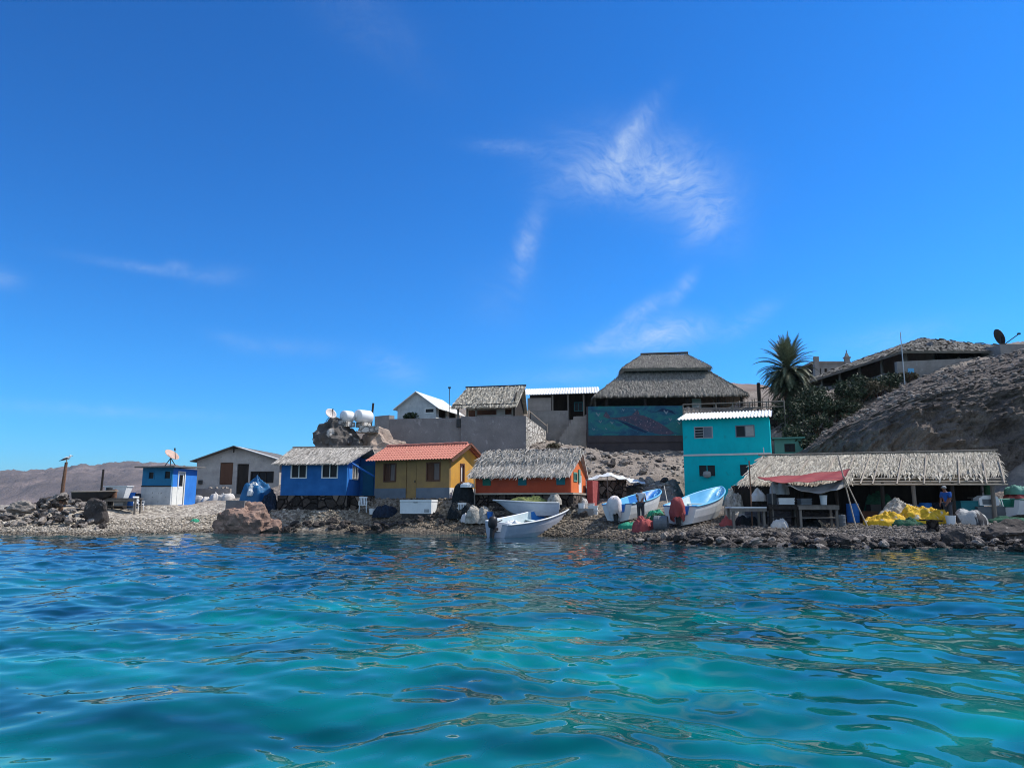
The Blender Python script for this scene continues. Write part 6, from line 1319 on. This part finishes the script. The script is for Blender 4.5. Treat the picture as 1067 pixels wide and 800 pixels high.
MB().tube([(-.2, .1, He - .02), (L + .2, .1, He + .0)], .075, 8).build('beam', M['pale_wood'], ram)
gz0 = lambda px, py, D: gz1(*at(px, py, D).xy)
# red and grey awnings slung on poles
def sheet(name, c, nu, nv, sag, mk, label, cat='awning', th_=.012):
    c = [Vector(v) for v in c]; mb = MB(); o0 = c[0]
    for k in (0, -th_):
        for i in range(nu + 1):
            for j in range(nv + 1):
                u, v = i / nu, j / nv; p = c[0].lerp(c[1], u).lerp(c[3].lerp(c[2], u), v); s = math.sin(math.pi * u) * .8 + .2 * math.sin(math.pi * v)
                mb.v.append(tuple(p - o0 - Vector((0, 0, sag * s + .03 * math.sin(u * 17 + v * 5) + .02 * math.sin(v * 13 + u * 7))) + Vector((0, 0, k))))
    w = nv + 1; o_ = (nu + 1) * w
    for i in range(nu):
        for j in range(nv): a = i * w + j; mb.f += [(a, a + w, a + w + 1, a + 1), (a + o_, a + 1 + o_, a + w + 1 + o_, a + w + o_)]
    for i in range(nu):
        for j in (0, nv): a = i * w + j; mb.f.append((a, a + w, a + w + o_, a + o_))
    for j in range(nv):
        for i in (0, nu): a = i * w + j; mb.f.append((a, a + 1, a + 1 + o_, a + o_))
    return tag(mb.build(name, M[mk], None, True, o0), label, cat)
sheet('awning', [at(789, 496.5, 37.0), at(886, 488.5, 37.0), at(878, 499, 34.8), at(803, 501.5, 34.8)], 30, 12, .10, 'tarp_red', 'faded red awning slung low before the thatch of the long shelter')
sheet('awning', [at(818, 502, 35.6), at(880, 497, 35.4), at(879, 507, 34.7), at(822, 505, 34.7)], 30, 10, .42, 'tarp_grey', 'grey sagging cloth hung under the red awning')
def pole(a, b_, r_, mk, label): a, b_ = Vector(a), Vector(b_); return tag(MB().tube([(0, 0, 0), b_ - a], r_, 6).build('pole', M[mk], None, loc=a), label, 'pole')
pole(on_ground(893, 549, 34.3, -.2), at(873, 474, 35.6), .032, 'pale_wood', 'long pale pole leaning steeply beside the red awning, the one ending highest'); pole(on_ground(906, 549, 34.4, -.2), at(879, 496, 35.2), .030, 'pale_wood', 'shorter pale pole leaning towards the grey sagging cloth')
pole(on_ground(784, 548, 35.2, -.2), at(780.5, 480, 35.4), .032, 'rust_post', 'rusty upright pole at the left end of the red awning'); pole(on_ground(806, 548, 35.0, -.2), at(804, 503, 34.9), .028, 'grey_wood', 'grey upright pole holding the near left corner of the red awning')
pole(at(797, 484, 43.5), at(795.5, 466, 43.5), .025, 'galvanised', 'short thin antenna mast in front of the turquoise house')
# tables and clutter under the awnings
table(778, 549, 35.0, 1.7, .75, .92, 'grey_wood', 'pale topped plank table nearest the boats under the red awning', R(6), top='plastic_white'); table(815, 550, 35.3, 1.5, .8, 1.0, 'dark_wood', 'dark work table in the middle under the red awning', R(0), 2, top='dark_wood')
table(851, 550, 35.2, 1.9, .85, 1.02, 'grey_wood', 'grey two tiered work table under the grey sagging cloth', R(-2), 2)
z1_ = gz0(851, 550, 35.2) + 1.04; z2_ = gz0(815, 550, 35.3) + 1.02; z3_ = gz0(778, 549, 35.0) + .95
bucket(858, 520, 35.2, .17, .42, 'plastic_white', 'white bucket standing on the grey two tiered work table', z1_); crate(838, 520, 35.3, .5, .4, .3, 'plastic_grey', 'grey crate on the grey two tiered work table', .1, z=z1_); crate(818, 518, 35.4, .7, .5, .3, 'plastic_white', 'white crate on the dark work table', -.1, z=z2_)
drum(804, 518, 35.4, .22, .5, 'plastic_black', 'black pot standing on the dark work table', 'pot', z=z2_, name='pot')
heap('sack', at(812, 513, 36.6) * 1.0, (.5, .4, .62), 71, 'sacking', 'large pale sack hung behind the dark work table', 'sack', None, 0, 1.); heap('sack', (at(790, 520, 36.4)), (.36, .35, .42), 72, 'sacking', 'pale sack piled behind the pale topped plank table', 'sack')
drum(876, 549, 35.6, .24, .55, 'plastic_grey', 'pale grey drum on the shingle at the right of the two tiered table'); drum(889, 538, 38.2, .30, .95, 'plastic_blue', 'blue drum in the shade behind the leaning poles')
hp('net_heap', 772, 549, 36.0, 20, 12, .4, 73, 'net_pale', 'pale net heap under the pale topped plank table', 'net'); hp('net_heap', 845, 549, 35.7, 26, 9, .3, 74, 'net_black', 'dark net heap under the two tiered work table', 'net')
hp('net_heap', 812, 551, 34.6, 18, 9, .3, 75, 'sacking', 'pale rag heap at the foot of the dark work table', 'rag')
z0_ = gz0(915, 540, 38.6)
hp('net_heap', 918, 534, 39.6, 34, 26, .6, 76, 'net_green', 'dark green net heap hanging in the shade of the shelter', 'net', top=1.); crate(904, 534, 38.4, .8, .5, .55, 'brown_wood', 'brown wooden box in the shade behind the yellow nets'); crate(912, 530, 39.0, .7, .5, .9, 'plastic_black', 'black box in the shade beside the dark green net heap')
drum(965, 534, 38.8, .30, .9, 'plastic_blue', 'deep blue drum in the shade behind the larger yellow net', z=None); drum(975, 534, 39.0, .30, .9, 'net_dark_blue', 'navy drum in the shade left of the man in the blue shirt'); crate(950, 532, 39.2, 1.2, .6, .8, 'plastic_blue', 'long blue tub in the shade of the shelter', 0)
crate(1010, 537, 37.9, 1.15, .7, .95, 'blue_green_shutter', 'dull teal tub beside the white moulded lid under the shelter', 0); crate(1030, 540, 37.7, 1.4, .7, .62, 'plastic_grey', 'dark grey fish tub below the white moulded lid', 0); crate(996, 536, 38.6, .9, .6, .7, 'net_dark_blue', 'navy tub in the shade behind the man in the blue shirt')
q = at(1028, 527.5, 37.7); mb = MB(); 
ld = empty('lid', (q.x, q.y, gz0(1030, 540, 37.7) + .66), 0, 'white moulded lid propped open on the dark grey fish tub', 'lid')
MB().prism([(-.48, 0), (.45, 0), (.52, .08), (.46, .42), (.25, .52), (-.25, .50), (-.50, .36)], -.25, .25, 'y').build('shell', M['plastic_white'], ld); MB().b2((-.34, -.27, .06), (.30, -.252, .32)).build('panel', M['plastic_grey'], ld)
drum(1030, 508, 38.4, .22, .7, 'net_green', 'green drum on the shelf at the right end of the shelter', z=2.0); q = at(1030, 520, 38.5); tag(MB().b2((-.9, -.3, -.05), (.35, .3, 0)).tube([(-.85, 0, -1.4), (-.85, 0, -.052)], .04).tube([(.3, 0, -1.4), (.3, 0, -.052)], .04).build('shelf', M['grey_wood'], None, loc=(q.x, q.y, 1.995)), 'plank shelf carrying the green drum inside the shelter', 'shelf')
hp('net_heap', 1061, 527, 38.6, 26, 12, .6, 77, 'cloth_red', 'brownish red bundle lying in the white and green skiff', 'cloth', dz=.55); hp('net_heap', 1060, 522, 38.6, 22, 8, .5, 78, 'pale_green_paint', 'pale green tarp draped over the brownish red bundle', 'tarpaulin', dz=1.0)
bucket(991.5, 551, 34.4, .22, .40, 'plastic_white', 'white bucket standing at the feet of the man in the blue shirt')
q = on_ground(973, 561, 32.4); bx = empty('stone_block', q, .15, 'small dark block topped by a flat slab on the shingle below the larger yellow net', 'block'); MB().box((0, 0, .2), (.36, .3, .5)).build('body', M['dark_stone'], bx); MB().box((-.05, 0, .48), (.85, .4, .06), (0, .05, 0)).build('slab', M['dark_stone'], bx)
# dark stripes of the grey tarpaulin
# ================================================================ people
def skinned(name, pts, edges, m, parent, sub=2, root=0):
    me = bpy.data.meshes.new(name); me.from_pydata([p[:3] for p in pts], edges, []); o = bpy.data.objects.new(name, me); COL.objects.link(o)
    md = o.modifiers.new('s', 'SKIN'); md.use_smooth_shade = True
    for i, p in enumerate(pts): r_ = p[3]; me.skin_vertices[0].data[i].radius = (r_, r_ if len(p) < 5 else p[4])
    for i in range(len(pts)): me.skin_vertices[0].data[i].use_root = (i == root)
    o.modifiers.new('d', 'SUBSURF').levels = sub; o.modifiers['d'].render_levels = sub
    dg = bpy.context.evaluated_depsgraph_get(); m2 = bpy.data.meshes.new_from_object(o.evaluated_get(dg)); bpy.data.objects.remove(o); m2.name = name
    m2.materials.clear(); return link(name, m2, m, parent)
def person(loc, rz, label, shirt, lean, arms, legs, cap=None):
    """x is the facing direction; arms/legs: joint lists (x, y, z) for right (-y) and left (+y)"""
    o = empty('person', loc, rz, label, 'person')
    pel, spine, chest, neck, hb, hd, ht = [(0, 0, .94), (lean * .3, 0, 1.12), (lean * .75, 0, 1.32), (lean * 1.0, 0, 1.46), (lean * 1.12 + .015, 0, 1.52), (lean * 1.2 + .035, 0, 1.61), (lean * 1.22 + .025, 0, 1.70)]
    pts = [(*pel, .13, .15), (*spine, .125, .14), (*chest, .14, .16), (*neck, .055), (*hb, .065, .07), (*hd, .095, .082), (*ht, .062)]; ed = [(0, 1), (1, 2), (2, 3), (3, 4), (4, 5), (5, 6)]
    sh, tr = [pts[0], pts[1], pts[2], (lean * .95, 0, 1.43, .075)], [(*pel, .15, .165)]; she, tre = [(0, 1), (1, 2), (2, 3)], []
    for s, A in zip((-1, 1), arms):
        k = len(pts); S_ = (lean * .85, s * .19, 1.39); pts += [(*S_, .06), (*A[0], .043), (*A[1], .03)]; ed += [(2, k), (k, k + 1), (k + 1, k + 2)]
        w = Vector(A[1]); d_ = (w - Vector(A[0])).normalized(); h_ = w + d_ * .06; pts.append((*h_, .028, .036)); ed.append((k + 2, k + 3)); sd_ = d_.cross(Vector((0, 1, 0))).normalized() if abs(d_.y) < .9 else Vector((1, 0, 0))
        for f in range(4):
            b0 = h_ + sd_ * (-.03 + .02 * f) + d_ * .03; m1 = b0 + d_ * .035 + Vector((0, -s * .006, 0)); e1 = m1 + d_ * (.022 + .008 * (f in (1, 2))) + Vector((0, -s * .018, 0)); kk = len(pts); pts += [(*b0, .010), (*m1, .009), (*e1, .007)]; ed += [(k + 3, kk), (kk, kk + 1), (kk + 1, kk + 2)]
        t0 = w + d_ * .03 + sd_ * .035; t1 = t0 + sd_ * .025 + d_ * .035; kk = len(pts); pts += [(*t0, .011), (*t1, .009)]; ed += [(k + 2, kk), (kk, kk + 1)]
        k2 = len(sh); mid = Vector(S_).lerp(Vector(A[0]), .80); sh += [(*S_, .082), (*mid, .068)]; she += [(2, k2), (k2, k2 + 1)]
    for s, Lg in zip((-1, 1), legs):
        k = len(pts); hip = (0, s * .095, .88); an = Vector(Lg[1]); toe = an + Vector((.16, s * .02, -.045)); heel = an + Vector((-.05, 0, -.04)); pts += [(*hip, .10), (*Lg[0], .062), (*Lg[1], .042), (*toe, .035), (*heel, .03)]; ed += [(0, k), (k, k + 1), (k + 1, k + 2), (k + 2, k + 3), (k + 2, k + 4)]
        k2 = len(tr); low = Vector(Lg[0]).lerp(an, .85); tr += [(*hip, .118), (*Lg[0], .085), (*low, .066)]; tre += [(0, k2), (k2, k2 + 1), (k2 + 1, k2 + 2)]
    k = len(pts); hdv = Vector(hd); pts += [(hdv.x + .098, 0, hdv.z - .01, .014)]; ed += [(5, k)]
    skinned('body', pts, ed, M['skin'], o)
    skinned('shirt', sh, she, M[shirt], o); skinned('trousers', tr, tre, M['trousers'], o)
    hm = MB(); hm.lathe([(.0985, -.005), (.106, .03), (.10, .075), (.07, .112), (.0, .128)], 16, (hd[0] - .012, 0, hd[2]));
    if cap: hm.prism([(hd[0] + .06, -.07), (hd[0] + .19, -.05), (hd[0] + .19, .05), (hd[0] + .06, .07)], hd[2] + .035, hd[2] + .048, 'z')
    hm.build('cap' if cap else 'hair', M[cap or 'hair'], o, True)
    for s in (-1, 1): MB().lathe([(0, -.012), (.011, -.006), (.011, .006), (0, .012)], 8, (hd[0] + .084, s * .034, hd[2] + .006)).build('eye', M['hair'], o, True)
    return o
q = on_ground(989.5, 549, 34.9); person((q.x, q.y, q.z), R(205), 'person in a blue shirt and cap looking down beside the white bucket and nets', 'shirt_blue', .10, [((.10, -.24, 1.10), (.22, -.20, .90)), ((.10, .24, 1.10), (.26, .18, .92))], [((.04, -.10, .48), (.0, -.11, .09)), ((-.02, .10, .48), (-.08, .12, .09))], 'tarp_grey')
q = on_ground(668, 546.5, 37.4); person((q.x, q.y, q.z + .08), R(60), 'person with dark hair in a white shirt standing at the side of the beached panga', 'shirt_white', .12, [((.14, -.22, 1.12), (.36, -.16, 1.06)), ((.16, .22, 1.12), (.38, .14, 1.04))], [((.05, -.10, .48), (-.02, -.11, .09)), ((.0, .10, .48), (-.04, .11, .09))])

o = at(468, 432, 63); an = tag(MB().tube([(0, 0, -.3), (0, 0, hgt(o, 404.5))], .03, 6).box((0, 0, hgt(o, 404)), (.22, .08, .16)).build('antenna', M['dark_metal'], None, loc=o), 'thin antenna mast between the pale gabled hut and the open thatched hut', 'antenna')
hp('net_heap', 203, 541, 46.6, 9, 3, .25, 80, 'net_bright', 'small scrap of bright green net on the pebbles before the blue and white shed', 'net')
a_, b_ = on_ground(699, 541, 38.6, .1), at(692, 506, 43.6); tag(MB().tube([a_ - a_, (b_ - a_) * .5 - Vector((0, 0, .12)), b_ - a_], .02, 5).build('mooring_rope', M['rope'], None, loc=a_), 'pale rope running from the bow of the blue lined panga to the shingle', 'rope')
a_, b_ = on_ground(606, 552, 38.4, .05), at(593, 530, 42.2); tag(MB().tube([a_ - a_, (b_ - a_) * .5 - Vector((0, 0, .25)), b_ - a_], .02, 5).build('mooring_rope', M['rope'], None, loc=a_), 'pale rope running from the bow of the half afloat panga up the beach', 'rope')
